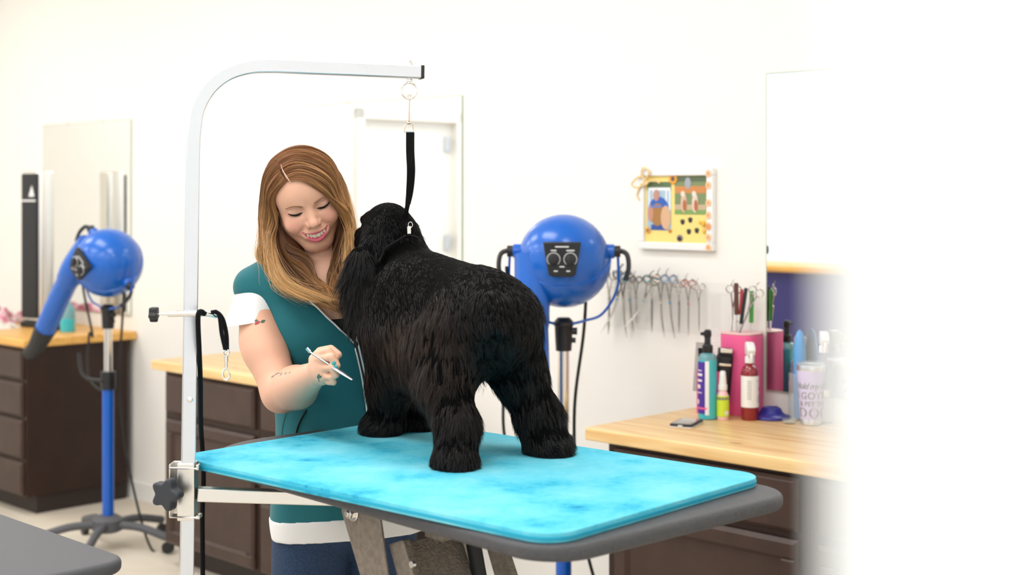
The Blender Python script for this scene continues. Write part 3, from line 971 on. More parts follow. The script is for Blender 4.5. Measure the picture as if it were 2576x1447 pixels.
t = thing('glass_dish', 'small clear glass dish between the indigo stand and the tumbler', 'dish', W(.415, .50, Z), ANG)
obj('dish', lathe([(.018, 0), (.022, .003), (.024, .014), (.022, .014), (.019, .005), (.0001, .004)]), M['glass'], t)

# phone
p = P(1727, 1069, .72 * F / 579)
t = thing('smartphone', 'black smartphone lying on the pine worktop', 'phone', (p.x, p.y, Z), R(-24))
obj('body', slab(rrect(-.037, .037, -.066, .066, .012), 0, .011, .004), M['blackp'], t)
obj('case', slab(rrect(-.0382, .0382, -.0672, .0672, .013), .0004, .0035, .0012), M['white'], t)
obj('screen', slab(rrect(-.031, .031, -.057, .057, .004), .0108, .0116, .0003), mat('phone_screen', '#141820', .06, coat=1.), t)
obj('port', box(-.007, .007, -.0695, -.064, .0045, .0085), M['lampf'], t, bevel=.001)

# ------------------------------------------------------------------ picture on the wall
A = -.285; Bw = .325; z0, z1 = 1.408, 1.692
t = thing('photo_collage', 'white framed yellow collage of dog photos and paw prints', 'picture', W(A, .63, 0), ANG)
fw = .026
obj('frame', join(box(0, Bw, -.022, 0, z0, z0 + fw), box(0, Bw, -.022, 0, z1 - fw, z1), box(0, fw, -.022, 0, z0 + fw, z1 - fw), box(Bw - fw, Bw, -.022, 0, z0 + fw, z1 - fw)), M['white'], t, bevel=.003, smooth=False)
cd = obj('card', box(fw, Bw - fw, -.012, -.002, z0 + fw, z1 - fw), M['yellowp'], t, smooth=False)


def flat(name, poly, y, m, par, th=.0015):
    """flat cut-out on the card; poly in (x, z)"""
    g = ([(x, y, z) for x, z in poly] + [(x, y - th, z) for x, z in poly], [tuple(range(len(poly))), tuple(range(2 * len(poly) - 1, len(poly) - 1, -1))] + [(i, (i + 1) % len(poly), len(poly) + (i + 1) % len(poly), len(poly) + i) for i in range(len(poly))])
    return obj(name, g, m, par, smooth=False)


def mc(h, r=.5): 
    k = 'c' + h
    if k not in M: M[k] = mat('print_' + h, '#' + h, r)
    return M[k]


def disc(cx, cz, rx, rz_=None, n=18, a0=0): return [(cx + rx * math.cos(a0 + 2 * PI * k / n), cz + (rz_ or rx) * math.sin(a0 + 2 * PI * k / n)) for k in range(n)]


def rect(x0, x1, za, zb): return [(x0, za), (x1, za), (x1, zb), (x0, zb)]


# left photograph: a person in blue holding a tan dog before a white arbour
ph = flat('photo', rect(.036, .142, 1.475, 1.645), -.012, mc('a9c3d6'), t, .001)
flat('print', rect(.036, .142, 1.615, 1.645), -.0131, mc('5b7350'), ph, .0004)
for x_ in (.042, .062, .118, .134): flat('print', rect(x_, x_ + .006, 1.545, 1.622), -.0131, mc('eef2f4'), ph, .0005)
flat('print', rect(.04, .14, 1.615, 1.625), -.0131, mc('eef2f4'), ph, .0006)
flat('print', disc(.088, 1.548, .045, .045), -.0137, mc('2f62b8'), ph, .0005)
flat('print', rect(.055, .122, 1.476, 1.495), -.0137, mc('31509a'), ph, .0005)
flat('print', disc(.083, 1.53, .03, .04), -.0143, mc('a9793f'), ph, .0005)
flat('print', disc(.12, 1.52, .022, .042), -.0143, mc('d9b08a'), ph, .0006)
flat('print', disc(.052, 1.535, .012, .03), -.0143, mc('c98f7a'), ph, .0006)
flat('print', disc(.078, 1.598, .014, .02), -.0143, mc('c08f7e'), ph, .0005)
flat('print', rect(.05, .1, 1.555, 1.561), -.0149, mc('5f7fd0'), ph, .0005)
# right photograph: two dogs on a garden path
ph = flat('photo', rect(.158, .292, 1.532, 1.664), -.012, mc('7d8e62'), t, .001)
flat('print', rect(.158, .292, 1.645, 1.664), -.0131, mc('5d6b4e'), ph, .0004)
flat('print', rect(.158, .292, 1.605, 1.630), -.0131, mc('cf8a4c'), ph, .0004)
flat('print', rect(.158, .292, 1.548, 1.566), -.0131, mc('c7b08f'), ph, .0004)
flat('print', rect(.158, .292, 1.532, 1.548), -.0131, mc('7fa35a'), ph, .0004)
flat('print', disc(.215, 1.640, .013, .02), -.0136, mc('a3a8b2'), ph, .0004)
for x_, c_ in ((.198, 'd8b7a0'), (.246, 'e2cdbd')):
    flat('print', disc(x_, 1.572, .013, .034), -.0138, mc(c_), ph, .0005)
    flat('print', disc(x_ + .004, 1.563, .008, .02), -.0144, mc('b5683f'), ph, .0004)
    flat('print', disc(x_ - .004, 1.603, .009, .01), -.0144, mc('eadccf'), ph, .0004)
for x_, z_ in ((.192, 1.505), (.225, 1.512), (.219, 1.472), (.253, 1.476)):
    pw = flat('paw_print', disc(x_, z_ - .002, .0075, .0065), -.012, mc('23252b'), t, .002)
    for k in range(4): flat('toe_print', disc(x_ - .0075 + .005 * k, z_ + (.0075 if k in (1, 2) else .0045), .0026, n=10), -.012, mc('23252b'), pw, .002)
st = flat('sticker', disc(.18, 1.449, .013, .012), -.012, mc('8d7f84'), t, .002)
flat('sticker_detail', disc(.18, 1.447, .009, .007), -.0141, mc('23252b'), st, .001)
for x_, z_, r_ in ((.152, 1.655, .021), (.041, 1.474, .012), (.138, 1.474, .008)):
    fl = flat('sunflower', [(x_ + r_ * (1 if k % 2 else .7) * math.cos(PI * k / 12), z_ + r_ * (1 if k % 2 else .7) * math.sin(PI * k / 12)) for k in range(24)], -.014, mc('f0a83a'), t, .002)
    flat('flower_centre', disc(x_, z_, r_ * .38), -.0161, mc('5e4a48'), fl, .001)
for k, z_ in enumerate((1.672, 1.632, 1.572, 1.53, 1.492, 1.455, 1.42)):
    fl = flat('wooden_charm', disc(.309, z_, .011, .013, 10), -.022, mc('f2c59b' if k != 4 else 'eba66f'), t, .003)
    flat('charm_mark', disc(.309, z_, .004, .005, 8), -.0251, mc('dd8e55'), fl, .0006)
obj('raffia_bow', join(tube([(.05, -.026, 1.64), (.02, -.03, 1.665), (-.02, -.03, 1.64), (.0, -.028, 1.625), (.05, -.026, 1.64)], .0035, 6, 24), tube([(.03, -.026, 1.645), (.06, -.03, 1.68), (.03, -.03, 1.695), (.02, -.028, 1.66)], .0035, 6, 20), tube([(.03, -.026, 1.64), (.08, -.026, 1.65), (.10, -.024, 1.64)], .003, 6, 16), tube([(.02, -.026, 1.64), (.0, -.026, 1.60), (.012, -.026, 1.58)], .003, 6, 16)), mc('f0cf94', .8), t)
obj('bee_charm', join(xf(ball(.007, 12, 8, 1, 1, 1.5), T(.285, -.018, 1.50)), xf(ball(.009, 10, 6, 1, .2, .6), T(.27, -.016, 1.505)), xf(ball(.006, 10, 6, 1, .3, 1.5), T(.285, -.016, 1.475))), mc('e9b93c'), t)

# ------------------------------------------------------------------ acrylic scissor rack with its shears
t = thing('scissor_rack', 'clear acrylic wall rack below the framed collage', 'rack', W(-.44, .63, 0), ANG)
obj('back_plate', box(0, .54, -.006, -.002, 1.12, 1.30), M['acry'], t, bevel=.001)
obj('shelf', box(0, .54, -.06, -.0065, 1.262, 1.268), M['acry'], t, bevel=.001)
obj('end_post', box(.50, .505, -.06, -.0065, 1.14, 1.2615), M['acry'], t, bevel=.001)
fin = [None, M['lightblue'], None, M['teal'], M['cabface'], M['teal'], None, M['brass'], M['lightblue'], None, M['red'], None]
fin_w = ['plain silver', 'blue ringed', 'silver', 'turquoise ringed', 'dark ringed', 'green ringed', 'silver', 'rose ringed', 'bright blue ringed', 'silver', 'red ringed', 'silver']
lo_ = [-.41, -.372, -.345, -.315, -.285, -.25, -.215, -.175, -.135, -.095, -.055, -.01]
cur = [.0, -.03, .01, .012, .0, -.035, 0, .012, .012, 0, 0, 0]
rot_ = [2, 14, 0, -2, 0, 24, 0, 0, -2, 0, 0, 0]
siz = [1.25, 1.3, 1.3, 1.1, .95, 1.2, 1.05, 1.2, 1.2, 1.0, 1.05, .9]
pos_w = ['at the left end of the rack', 'second from the left on the rack, slanting', 'third from the left on the rack', 'fourth from the left on the rack', 'fifth from the left on the rack', 'sixth on the rack, slanting to the left', 'in the middle of the rack', 'just right of the rack middle', 'fourth from the right on the rack', 'third from the right on the rack', 'second from the right on the rack', 'at the right end of the rack']
protos = {}
for k in range(12):
    lab = '%s shears hanging %s' % (fin_w[k], pos_w[k])
    t = shears('shears', lab, 'shears hanging on the acrylic rack', cur[k], fin[k], siz[k])
    t.location = W(lo_[k], .598, 1.225 if k != 4 else 1.235)
    t.rotation_euler = (Matrix.Rotation(ANG, 3, 'Z') @ Matrix.Rotation(R(rot_[k]), 3, 'Y') @ Matrix.Rotation(R(50 if k % 3 else 65), 3, 'Z')).to_euler()

# reception desk on the far side of the room, seen in the right mirror; purple glare painted into its colour
t = thing('reception_desk', 'desk with purple glare painted into its colour and a wooden top, reflected in the right mirror', 'desk', W(-3.5, -4.4, 0), ANG)
obj('body', box(0, 2.0, 0, .55, 0, 1.06), M['desk'], t, bevel=.004, smooth=False)
obj('desk_top', box(-.03, 2.03, -.03, .60, 1.06, 1.10), M['pineo'], t, bevel=.004, smooth=False)

# ================================================================== GROOMING TABLE
MZ = 1.095                                   # top of the foam mat
FM = Vector((.0598, 2.053, 0))               # front corner of the mat
AD = Vector((-.749, .663, 0)); AD.normalize()
BD = Vector((AD.y, -AD.x, 0))                # right-hand edge direction (.663, .749)
MT = Matrix(((AD.x, BD.x, 0, FM.x), (AD.y, BD.y, 0, FM.y), (0, 0, 1, 0), (0, 0, 0, 1)))


def tb(a, b, z=0.): return FM + AD * a + BD * b + Vector((0, 0, z))


def fix(g):
    """table frame is left handed: flip the faces"""
    v, f = xf(g, MT)
    return v, [tuple(reversed(q)) for q in f]


t = thing('foam_mat', 'bright cyan foam mat with damp stains under the black dog', 'mat', tb(.46, .3, MZ - .016))
obj('mat_body', fix(slab(rrect(0, .955, 0, .605, .055, 10), MZ - .016, MZ, .002)), M['cfoam'], t, world=True)
obj('layer_edge', fix(slab(rrect(-.0008, .9558, -.0008, .6058, .0555, 10), MZ - .0115, MZ - .006, .001)), M['cfoamedge'], t, world=True)

q = math.atan(.105)
a_ = AD * math.cos(q) + BD * math.sin(q); b_ = BD * math.cos(q) - AD * math.sin(q)
O_ = tb(-.018, -.022)
TT = Matrix(((a_.x, b_.x, 0, O_.x), (a_.y, b_.y, 0, O_.y), (0, 0, 1, 0), (0, 0, 0, 1)))


def fix2(g):
    v, f = xf(g, TT)
    return v, [tuple(reversed(k)) for k in f]


t = thing('grooming_table', 'charcoal grooming table on a grey steel lift, under the cyan mat', 'grooming table', tb(.46, .3, 0))
zt = MZ - .016
obj('tabletop', fix2(slab(rrect4(0, 1.115, 0, .615, (.09, .09, .09, .22), 16), zt - .026, zt, .010, 6)), M['ttop'], t, world=True)
zu = zt - .026
obj('top_frame', fix2(join(box(.12, .86, .09, .13, zu - .022, zu), box(.12, .86, .29, .33, zu - .022, zu), box(.14, .18, .13, .29, zu - .022, zu), box(.80, .84, .13, .29, zu - .022, zu))), M['hammer'], t, world=True, bevel=.002, smooth=False)


def plate(name, pts, th, m=None, bev=.002):
    """thick plate: pts in (along, height), standing in the a-z plane at depth y from th[0] to th[1]"""
    v = [(x + .06, th[0], z) for x, z in pts] + [(x + .06, th[1], z) for x, z in pts]
    n = len(pts)
    f = [tuple(range(n)), tuple(range(2 * n - 1, n - 1, -1))] + [(i, n + i, n + (i + 1) % n, (i + 1) % n) for i in range(n)]
    return obj(name, fix2((v, f)), m or M['hammer'], t, world=True, bevel=bev, smooth=False)


for y0, y1 in ((.085, .091), (.300, .306)):
    plate('pivot_plate', [(.575, zu), (.585, zu - .035), (.50, zu - .19), (.36, .40), (.28, .40), (.43, zu - .19), (.47, zu - .02), (.49, zu)], (y0, y1))
    plate('lift_arm', [(.46, zu - .075), (.42, zu - .06), (.10, .40), (.13, .36), (.17, .36)], (y0 + .014, y0 + .030))
    plate('lift_arm', [(.12, .38), (.16, .38), (.75, .09), (.70, .07)], (y0 + .014, y0 + .030))
cpv = [(a, b, z + o) for o in (0, -.008) for a, b, z in ((.515, .13, zu - .075), (.515, .26, zu - .075), (.24, .26, .44), (.24, .13, .44))]
obj('cross_plate', fix2((cpv, [(0, 1, 2, 3), (7, 6, 5, 4), (0, 4, 5, 1), (1, 5, 6, 2), (2, 6, 7, 3), (3, 7, 4, 0)])), M['hammer'], t, world=True, bevel=.002, smooth=False)
obj('bracket', fix2(box(.42, .47, .14, .25, zu - .06, zu - .002)), M['hammer'], t, world=True, bevel=.003, smooth=False)
obj('pivot_rod', fix2(cyl((.20, .09, .385), (.20, .302, .385), .016)), M['hammer'], t, world=True)
obj('crossbar', fix2(box(.59, .63, .092, .30, zu - .05, zu - .022)), M['hammer'], t, world=True, bevel=.003, smooth=False)
for y in (.085,):
    bo = obj('pivot_bolt', fix2(join(cyl((.605, y - .004, zu - .03), (.605, y, zu - .03), .016, n=32), cyl((.605, y - .014, zu - .03), (.605, y - .003, zu - .03), .0105, n=6), cyl((.605, y - .018, zu - .03), (.605, y - .014, zu - .03), .0055, n=16))), M['chrome'], t, world=True, bevel=.001)
    obj('lock_nut', fix2(cyl((.43, y - .006, zu - .09), (.43, y, zu - .09), .006, n=12)), M['chrome'], t, world=True)
obj('gas_strut', fix2(cyl((.50, .27, zu - .05), (.30, .27, .30), .014)), M['blackm'], t, world=True)
obj('base_frame', fix2(join(box(.08, .90, .08, .13, .02, .07), box(.08, .90, .47, .52, .02, .07), box(.08, .13, .13, .47, .02, .07), box(.85, .90, .13, .47, .02, .07))), M['hammer'], t, world=True, bevel=.003, smooth=False)
for x in (.105, .875):
    for y in (.105, .495):
        obj('foot', fix2(cyl((x, y, 0), (x, y, .022), .02)), M['blackm'], t, world=True)
for x, y in ((.93, .045),):
    obj('edge_block', fix2(box(.86, .93, .05, .12, zu - .012, zu)), M['ttop'], t, world=True, bevel=.003)

# ------------------------------------------------------------------ grooming arm
YP = 2.62
pb = P(470, 1447, YP); ptp = P(486, 420, YP)
post = [P(469, 1500, YP), P(474, 1150, YP), P(479, 800, YP), P(484.5, 400, YP), P(486.5, 340, YP)]
tip = P(1058, 182, 2.76)
elb = [P(497, 275, YP + .003), P(527, 222, YP + .01), P(573, 186, YP + .02), P(630, 169, YP + .035), P(690, 166.5, YP + .05)]
t = thing('grooming_post', 'tall square steel post bending over the dog, clamped at the table left end', 'grooming post', (pb.x, pb.y, .55))
path = [tuple(x) for x in post[:-1]] + [tuple(x) for x in spline([post[-1]] + elb, 30)] + [tuple(P(850, 173, 2.71)), tuple(tip)]
pd = np.array(path); dir_ = (tip - post[-1]); dir_.z = 0; dir_.normalize()
upv = (-dir_.y, dir_.x, 0)
obj('bent_tube', sweep(path, [(-.0125, -.0125), (.0125, -.0125), (.0125, .0125), (-.0125, .0125)][::-1], up=upv), M['steel'], t, world=True, bevel=.002)
dd = (tip - P(850, 173, 2.71)).normalized()
obj('end_cap', sweep([tuple(tip - dd * .002), tuple(tip + dd * .005)], [(-.0132, -.0132), (.0132, -.0132), (.0132, .0132), (-.0132, .0132)][::-1], up=upv), M['blackp'], t, world=True, bevel=.001)
hk = P(1029, 182, 2.752)
rc = hk + Vector((0, 0, -.0365))
obj('ring_bolt', join(cyl(hk + Vector((0, 0, -.022)), hk + Vector((0, 0, .017)), .0032), xf(slab(disc(0, 0, .008, n=6), 0, .006, .001), Matrix.Translation(hk + Vector((0, 0, .0125)))), xf(ball(.005, 10, 6), Matrix.Translation(hk + Vector((0, 0, .021)))), xf(slab(disc(0, 0, .007, n=6), 0, .005, .001), Matrix.Translation(hk + Vector((0, 0, -.0185))))), M['chrome'], t, world=True)
obj('hanging_ring', sweep([(rc.x + .0155 * math.sin(a), rc.y, rc.z + .0155 * math.cos(a)) for a in [2 * PI * k / 36 for k in range(37)]], circ(.0017, 8), caps=False, up=(0, 1, 0)), M['chrome'], t, world=True)
# rivet
rv = P(478, 1006, YP - .014)
obj('rivet', xf(ball(.0055, 14, 8, 1, .6, 1), Matrix.Translation(rv)), M['chrome'], t, world=True)

# the clamp round the foot of the post
c0 = P(459, 1240, YP)
t = thing('post_clamp', 'bright steel clamp with a charcoal star knob holding the arm', 'clamp', c0)
top_, bot_ = P(474, 1162, YP).z, P(470, 1306, YP).z


def cb(x0, x1, y0, y1, z0_, z1_): return box(x0, x1, y0, y1, z0_, z1_)


xl = P(430, 1200, YP).x; xr = P(503, 1200, YP).x; xp0 = P(455, 1230, YP).x; xp1 = P(490, 1230, YP).x
obj('clamp_sleeve', join(cb(xp0 - .003, xp1 + .003, YP - .018, YP + .018, bot_, top_)), M['clampm'], t, world=True, bevel=.002, smooth=False)
obj('clamp_body', join(cb(xl, xl + .003, YP - .016, YP + .02, bot_ + .006, top_ - .002), cb(xl, xp0 - .004, YP + .017, YP + .02, bot_ + .006, top_ - .002), cb(xp1 + .004, xp1 + .010, YP - .012, YP + .012, top_ - .014, top_ - .004), cb(xp1 + .004, xp1 + .012, YP - .012, YP + .012, bot_ + .002, bot_ + .009)), M['clampm'], t, world=True, bevel=.0015, smooth=False)
obj('clamp_rods', join(*[tube([(xl + .002, YP - .019, z_), (xp1 + .010, YP - .02, z_ - .001)], .0018, 6) for z_ in (top_ - .008, bot_ + .008)]), M['chrome'], t, world=True)
barL = P(497, 1243, YP); barR = P(775, 1252, 2.66)
obj('support_bar', sweep([tuple(barL), tuple(barR), tuple(barR + (barR - barL) * .7)], [(-.0125, -.0125), (.0125, -.0125), (.0125, .0125), (-.0125, .0125)][::-1]), M['clampm'], t, world=True, bevel=.002, smooth=False)
kx = P(421, 1243, YP - .045)
star = [((.026 + .005 * math.cos(5 * a)) * math.cos(a), (.026 + .005 * math.cos(5 * a)) * math.sin(a)) for a in [2 * PI * k / 60 for k in range(60)]]
kn = Matrix.Translation(kx) @ RZ(-22) @ RX(90)
obj('star_knob', join(xf(slab(star, -.012, .012, .005), kn), ), M['knobm'], t, world=True)
obj('knob_stem', join(cyl(tuple(kx), (xp0 - .003, YP - .012, kx.z), .009), xf(lathe([(.012, -.022), (.014, -.01), (.012, .0)]), Matrix.Translation((xp0 - .012, YP - .018, kx.z + .004)) @ RY(90))), M['knobm'], t, world=True)

# the side bar that carries a black loop
h0 = P(395, 787, YP - .03)
t = thing('loop_holder', 'small chrome cross bar with a black thumb screw halfway up the arm', 'clamp', h0)
zb = P(0, 788, YP).z
xa, xb = P(430, 788, YP).x, P(548, 788, YP).x
obj('holder_bar', join(tube([(xa, YP - .022, zb), (xb - .03, YP - .022, zb + .001), (xb - .012, YP - .018, zb), (xb, YP - .010, zb - .004)], .0052, 12, 16), tube([(xa + .004, YP - .022, zb), (xa + .004, YP + .022, zb), (xb - .035, YP + .022, zb), (xb - .035, YP - .022, zb)], .003, 8)), M['chrome'], t, world=True)
obj('screw', join(cyl((xa - .022, YP - .022, zb), (xa + .002, YP - .022, zb), .0022)), M['chrome'], t, world=True)
kk = [((.0105 + .0015 * math.cos(5 * a)) * math.cos(a), (.0105 + .0015 * math.cos(5 * a)) * math.sin(a)) for a in [2 * PI * k / 40 for k in range(40)]]
obj('thumb_screw', xf(slab([(1.25 * x, 1.25 * y) for x, y in kk], -.008, .007, .003), Matrix.Translation((xa - .026, YP - .022, zb)) @ RY(90)), M['blackp'], t, world=True)

# black rope hanging down, and the short loop with its snap hook
x0_ = P(503, 790, YP - .035)
rp = [P(516, 790, YP - .024), P(504, 784, YP - .032), P(498, 800, YP - .036), P(501, 880, YP - .02), P(504, 960, YP + .03), P(505, 1060, YP + .12), P(509, 1130, YP + .17), P(512, 1200, YP + .18), P(509, 1300, YP + .19), P(510, 1447, YP + .19), P(508, 1600, YP + .19), (P(508, 1600, YP + .19).x, YP + .19, .2), (P(508, 1600, YP + .19).x + .03, YP + .2, .02), (P(508, 1600, YP + .19).x + .12, YP + .25, .006)]
g = tube([tuple(x) for x in rp], .0048, 10, 70)
tag(obj('rope', g, M['rope']), 'long black cord hanging beside the steel pole', 'rope')
t = thing('grooming_loop', 'short black loop with a chrome snap hook hung on the cross bar', 'loop', P(545, 790, YP))
obj('strap', join(tube([tuple(P(a, b, YP - c)) for a, b, c in ((532, 786, .028), (545, 786, .030), (553, 800, .026), (558, 840, .022), (567, 880, .020))], .004, 8, 24), tube([tuple(P(a, b, YP - c)) for a, b, c in ((540, 783, .016), (553, 792, .012), (563, 810, .012), (570, 845, .014), (571, 882, .016))], .004, 8, 24)), M['rope'], t, world=True)
hp = P(569, 890, YP - .018)
obj('snap_hook', join(sweep([(hp.x + .0055 * math.cos(a), hp.y, hp.z + .002 + .0055 * math.sin(a)) for a in [2 * PI * k / 16 for k in range(17)]], circ(.0016, 6), caps=False, up=(0, 1, 0)),
                      cyl(hp + Vector((0, 0, -.004)), hp + Vector((.0, 0, -.014)), .0035), cyl(hp + Vector((0, 0, -.013)), hp + Vector((.0, 0, -.026)), .0028),
                      tube([hp + Vector((0, 0, -.026)), hp + Vector((-.006, 0, -.034)), hp + Vector((-.005, 0, -.045)), hp + Vector((.001, 0, -.049)), hp + Vector((.006, 0, -.043)), hp + Vector((.005, 0, -.036))], .0021, 8, 20),
                      tube([hp + Vector((0, 0, -.026)), hp + Vector((.004, 0, -.034)), hp + Vector((.005, 0, -.043))], .0014, 6, 6)), M['chrome'], t, world=True)

# second grooming table, lower left
C2 = P(288, 1407, 2.86)
t = thing('grooming_table', 'dark grey tabletop corner at the lower left in front', 'grooming table', W(0, 0, 0), ANG)
s2 = (C2 - P0).dot(U) + .02; d2 = (C2 - P0).dot(N) + .03
zz = C2.z
obj('tabletop', slab(rrect(s2 - 1.05, s2, d2 - .61, d2, .06, 10), zz - .03, zz, .012, 6), M['tgrey'], t)
obj('pedestal', join(box(s2 - .8, s2 - .25, d2 - .45, d2 - .16, zz - .06, zz - .03), box(s2 - .56, s2 - .48, d2 - .35, d2 - .26, .05, zz - .06), box(s2 - .85, s2 - .2, d2 - .5, d2 - .12, 0, .05)), M['hammer'], t, bevel=.004, smooth=False)

# ================================================================== THE DOG
FW = np.array([-.554, .832, 0.])             # the way the dog faces
LF_ = np.array([-.832, -.554, 0.])           # the dog's left
DN = np.array([0, 0, -1.])


def Pn(px, py, Y): return np.array(tuple(P(px, py, Y)))


def dogprims():
    """(name, function, fur length, flow direction, clump strength, brownness)"""
    L = []

    def A(nm, f, ln, flow, cl=.3, br=0.): L.append((nm, f, ln, np.array(flow, float), cl, br))
    c = lambda a, b, ra, rb: (lambda p: cap(p, Pn(*a), Pn(*b), ra, rb))
    rot = np.array([FW, LF_, [0, 0, 1.]])
    A('chest', lambda p: ell(p, Pn(1040, 800, 2.90), (.155, .098, .125), rot), .018, -.6 * FW + 1.1 * DN, .22, .15)
    A('loin', c((1075, 765, 2.88), (1185, 785, 2.74), .106, .092), .012, -.8 * FW + .8 * DN, .14, .1)
    A('rump', lambda p: ell(p, Pn(1222, 810, 2.69), (.105, .094, .100), rot), .016, -.35 * FW + 1. * DN, .3, .1)
    A('flank', c((1060, 860, 2.84), (1130, 880, 2.72), .085, .078), .045, -.25 * FW + 1.2 * DN, .55, .9)
    A('neck', c((1062, 730, 2.93), (1000, 612, 2.98), .064, .044), .014, -.6 * FW + .9 * DN, .3, 0)
    A('skull', lambda p: ell(p, Pn(977, 568, 3.0), (.062, .049, .050), rot), .009, -.8 * FW + .5 * DN, .15, 0)
    A('cheek', c((965, 600, 3.0), (925, 612, 3.06), .042, .030), .010, -.6 * FW + .7 * DN, .2, 0)
    A('muzzle', c((940, 588, 3.05), (913, 592, 3.09), .026, .019), .007, -.8 * FW + .3 * DN, .15, 0)
    A('brow', c((930, 548, 3.03), (915, 552, 3.05), .014, .009), .008, -.8 * FW + .3 * DN, .15, 0)
    # left ear, hanging
    A('ear_base', c((948, 578, 2.965), (918, 672, 2.922), .022, .028), .020, DN + .1 * LF_, .4, 0)
    A('ear', lambda p: ell(p, Pn(900, 716, 2.905), (.014, .034, .078), np.array([[-.3, -.95, 0], [.95, -.3, 0.], [0, 0, 1.]]) @ np.array([[1, 0, 0], [0, 1, 0], [0, 0, 1.]])), .050, DN - .12 * FW + .12 * LF_, .55, .05)
    A('ear_right', c((1030, 585, 3.0), (1052, 640, 2.99), .018, .022), .025, DN - .3 * LF_, .4, 0)
    # forelegs
    A('fore_left', c((985, 830, 2.90), (982, 960, 2.92), .058, .044), .040, 1. * DN - .15 * FW, .55, .5)
    A('fore_left_shank', c((982, 960, 2.92), (975, 1045, 2.935), .043, .038), .030, 1. * DN - .05 * FW + .1 * LF_, .5, .1)
    A('fore_left_paw', lambda p: ell(p, Pn(955, 1075, 2.93), (.042, .042, .026), rot), .018, DN * .6 + FW * .5 + LF_ * .3, .5, 0)
    A('fore_right', c((1055, 880, 2.98), (1058, 1040, 2.99), .042, .026), .030, DN, .5, 0)
    A('fore_right_paw', lambda p: ell(p, Pn(1058, 1072, 2.985), (.036, .030, .018), rot), .012, DN * .6 + FW * .5, .5, 0)
    # hind legs
    A('thigh_left', c((1160, 840, 2.68), (1118, 960, 2.65), .076, .052), .045, DN - .15 * FW + .1 * LF_, .6, .7)
    A('knee_left', c((1118, 960, 2.65), (1150, 1070, 2.60), .052, .036), .036, DN - .2 * FW + .05 * LF_, .55, .35)
    A('shank_left', c((1150, 1070, 2.60), (1148, 1140, 2.58), .038, .036), .028, DN + .1 * LF_, .5, .1)
    A('paw_left', lambda p: ell(p, Pn(1143, 1166, 2.57), (.046, .036, .026), rot), .018, DN * .7 + .3 * LF_, .5, 0)
    A('thigh_right', c((1272, 810, 2.72), (1300, 930, 2.74), .070, .052), .036, DN - .1 * FW - .1 * LF_, .55, .1)
    A('knee_right', c((1300, 930, 2.74), (1355, 1050, 2.73), .050, .040), .036, DN - .35 * FW - .1 * LF_, .55, .1)
    A('shank_right', c((1355, 1050, 2.73), (1376, 1110, 2.715), .042, .038), .030, DN - .2 * FW, .5, 0)
    A('paw_right', lambda p: ell(p, Pn(1382, 1128, 2.705), (.050, .040, .027), rot), .018, DN * .7 - .3 * LF_, .5, 0)
    A('tail', c((1228, 770, 2.60), (1236, 812, 2.585), .024, .020), .022, DN - .3 * FW, .4, 0)
    A('belly', c((1040, 920, 2.86), (1110, 925, 2.74), .050, .050), .050, DN * 1.2, .6, .3)
    return L


DP = dogprims()


def dog_f(p):
    d = None
    for nm, f, *_ in DP:
        v = f(p)
        if nm in ('brow', 'muzzle', 'ear', 'ear_base', 'ear_right'):
            d = smin(d, v, .022 if nm.startswith('ear') else .012)
        else:
            d = v if d is None else smin(d, v, .035)
    # crease between the thighs under the tail
    d = ssub(d, cap(p, Pn(1238, 870, 2.575), Pn(1250, 990, 2.62), .016, .03), .03)
    return np.maximum(d, MZ + .001 - p[:, 2])


t = thing('dog', 'black long-haired spaniel standing on the cyan mat, seen from behind', 'dog', (-.13, 2.79, MZ), math.atan2(FW[1], FW[0]))
DV, DQ = nets(dog_f, (-.45, 2.35, MZ - .02), (.26, 3.25, 1.66), .005)
body = np_mesh('body', DV, DQ, M['furb'], t)

# coat: strands rooted on the body
def scatter(V, Q, n, rng):
    a, b, c, d = (V[Q[:, k]] for k in range(4))
    ar = .5 * np.linalg.norm(np.cross(b - a, c - a), axis=1) + .5 * np.linalg.norm(np.cross(c - a, d - a), axis=1)
    i = rng.choice(len(Q), n, p=ar / ar.sum())
    u_, w_ = rng.random((2, n, 1))
    return a[i] * (1 - u_) * (1 - w_) + b[i] * u_ * (1 - w_) + c[i] * u_ * w_ + d[i] * (1 - u_) * w_


def cellrand(p, size, seed):
    g = np.floor(p / size).astype(np.int64)
    h = (g[:, 0] * 73856093 ^ g[:, 1] * 19349663 ^ g[:, 2] * 83492791 ^ seed * 2654435761) & 0xffffffff
    out = []
    for k in range(3):
        h = (h * 1664525 + 1013904223) & 0xffffffff
        out.append(h / 2 ** 32 - .5)
    return np.stack(out, 1)


def smooth_noise(p, size, seed):
    q = p / size; i = np.floor(q); f_ = q - i; f_ = f_ * f_ * (3 - 2 * f_)
    out = 0
    for a in (0, 1):
        for b in (0, 1):
            for c in (0, 1):
                w_ = (f_[:, 0] if a else 1 - f_[:, 0]) * (f_[:, 1] if b else 1 - f_[:, 1]) * (f_[:, 2] if c else 1 - f_[:, 2])
                out = out + w_[:, None] * cellrand((i + np.array([a, b, c])) + .5, 1., seed)
    return out


NS = 190000
rt = scatter(DV, DQ, NS, RNG)
nr = grad(dog_f, rt, .003)
ds = np.stack([f(rt) for _, f, *_ in DP], 1)
wgt = np.exp(-np.maximum(ds, -.02) / .008); wgt /= wgt.sum(1, keepdims=True)
ln = wgt @ np.array([q[2] for q in DP]); fl = wgt @ np.array([q[3] for q in DP])
cl = wgt @ np.array([q[4] for q in DP]); br = wgt @ np.array([q[5] for q in DP])
fl += smooth_noise(rt, .035, 3) * .7 + smooth_noise(rt, .012, 13) * .4
fl /= np.linalg.norm(fl, axis=1)[:, None]
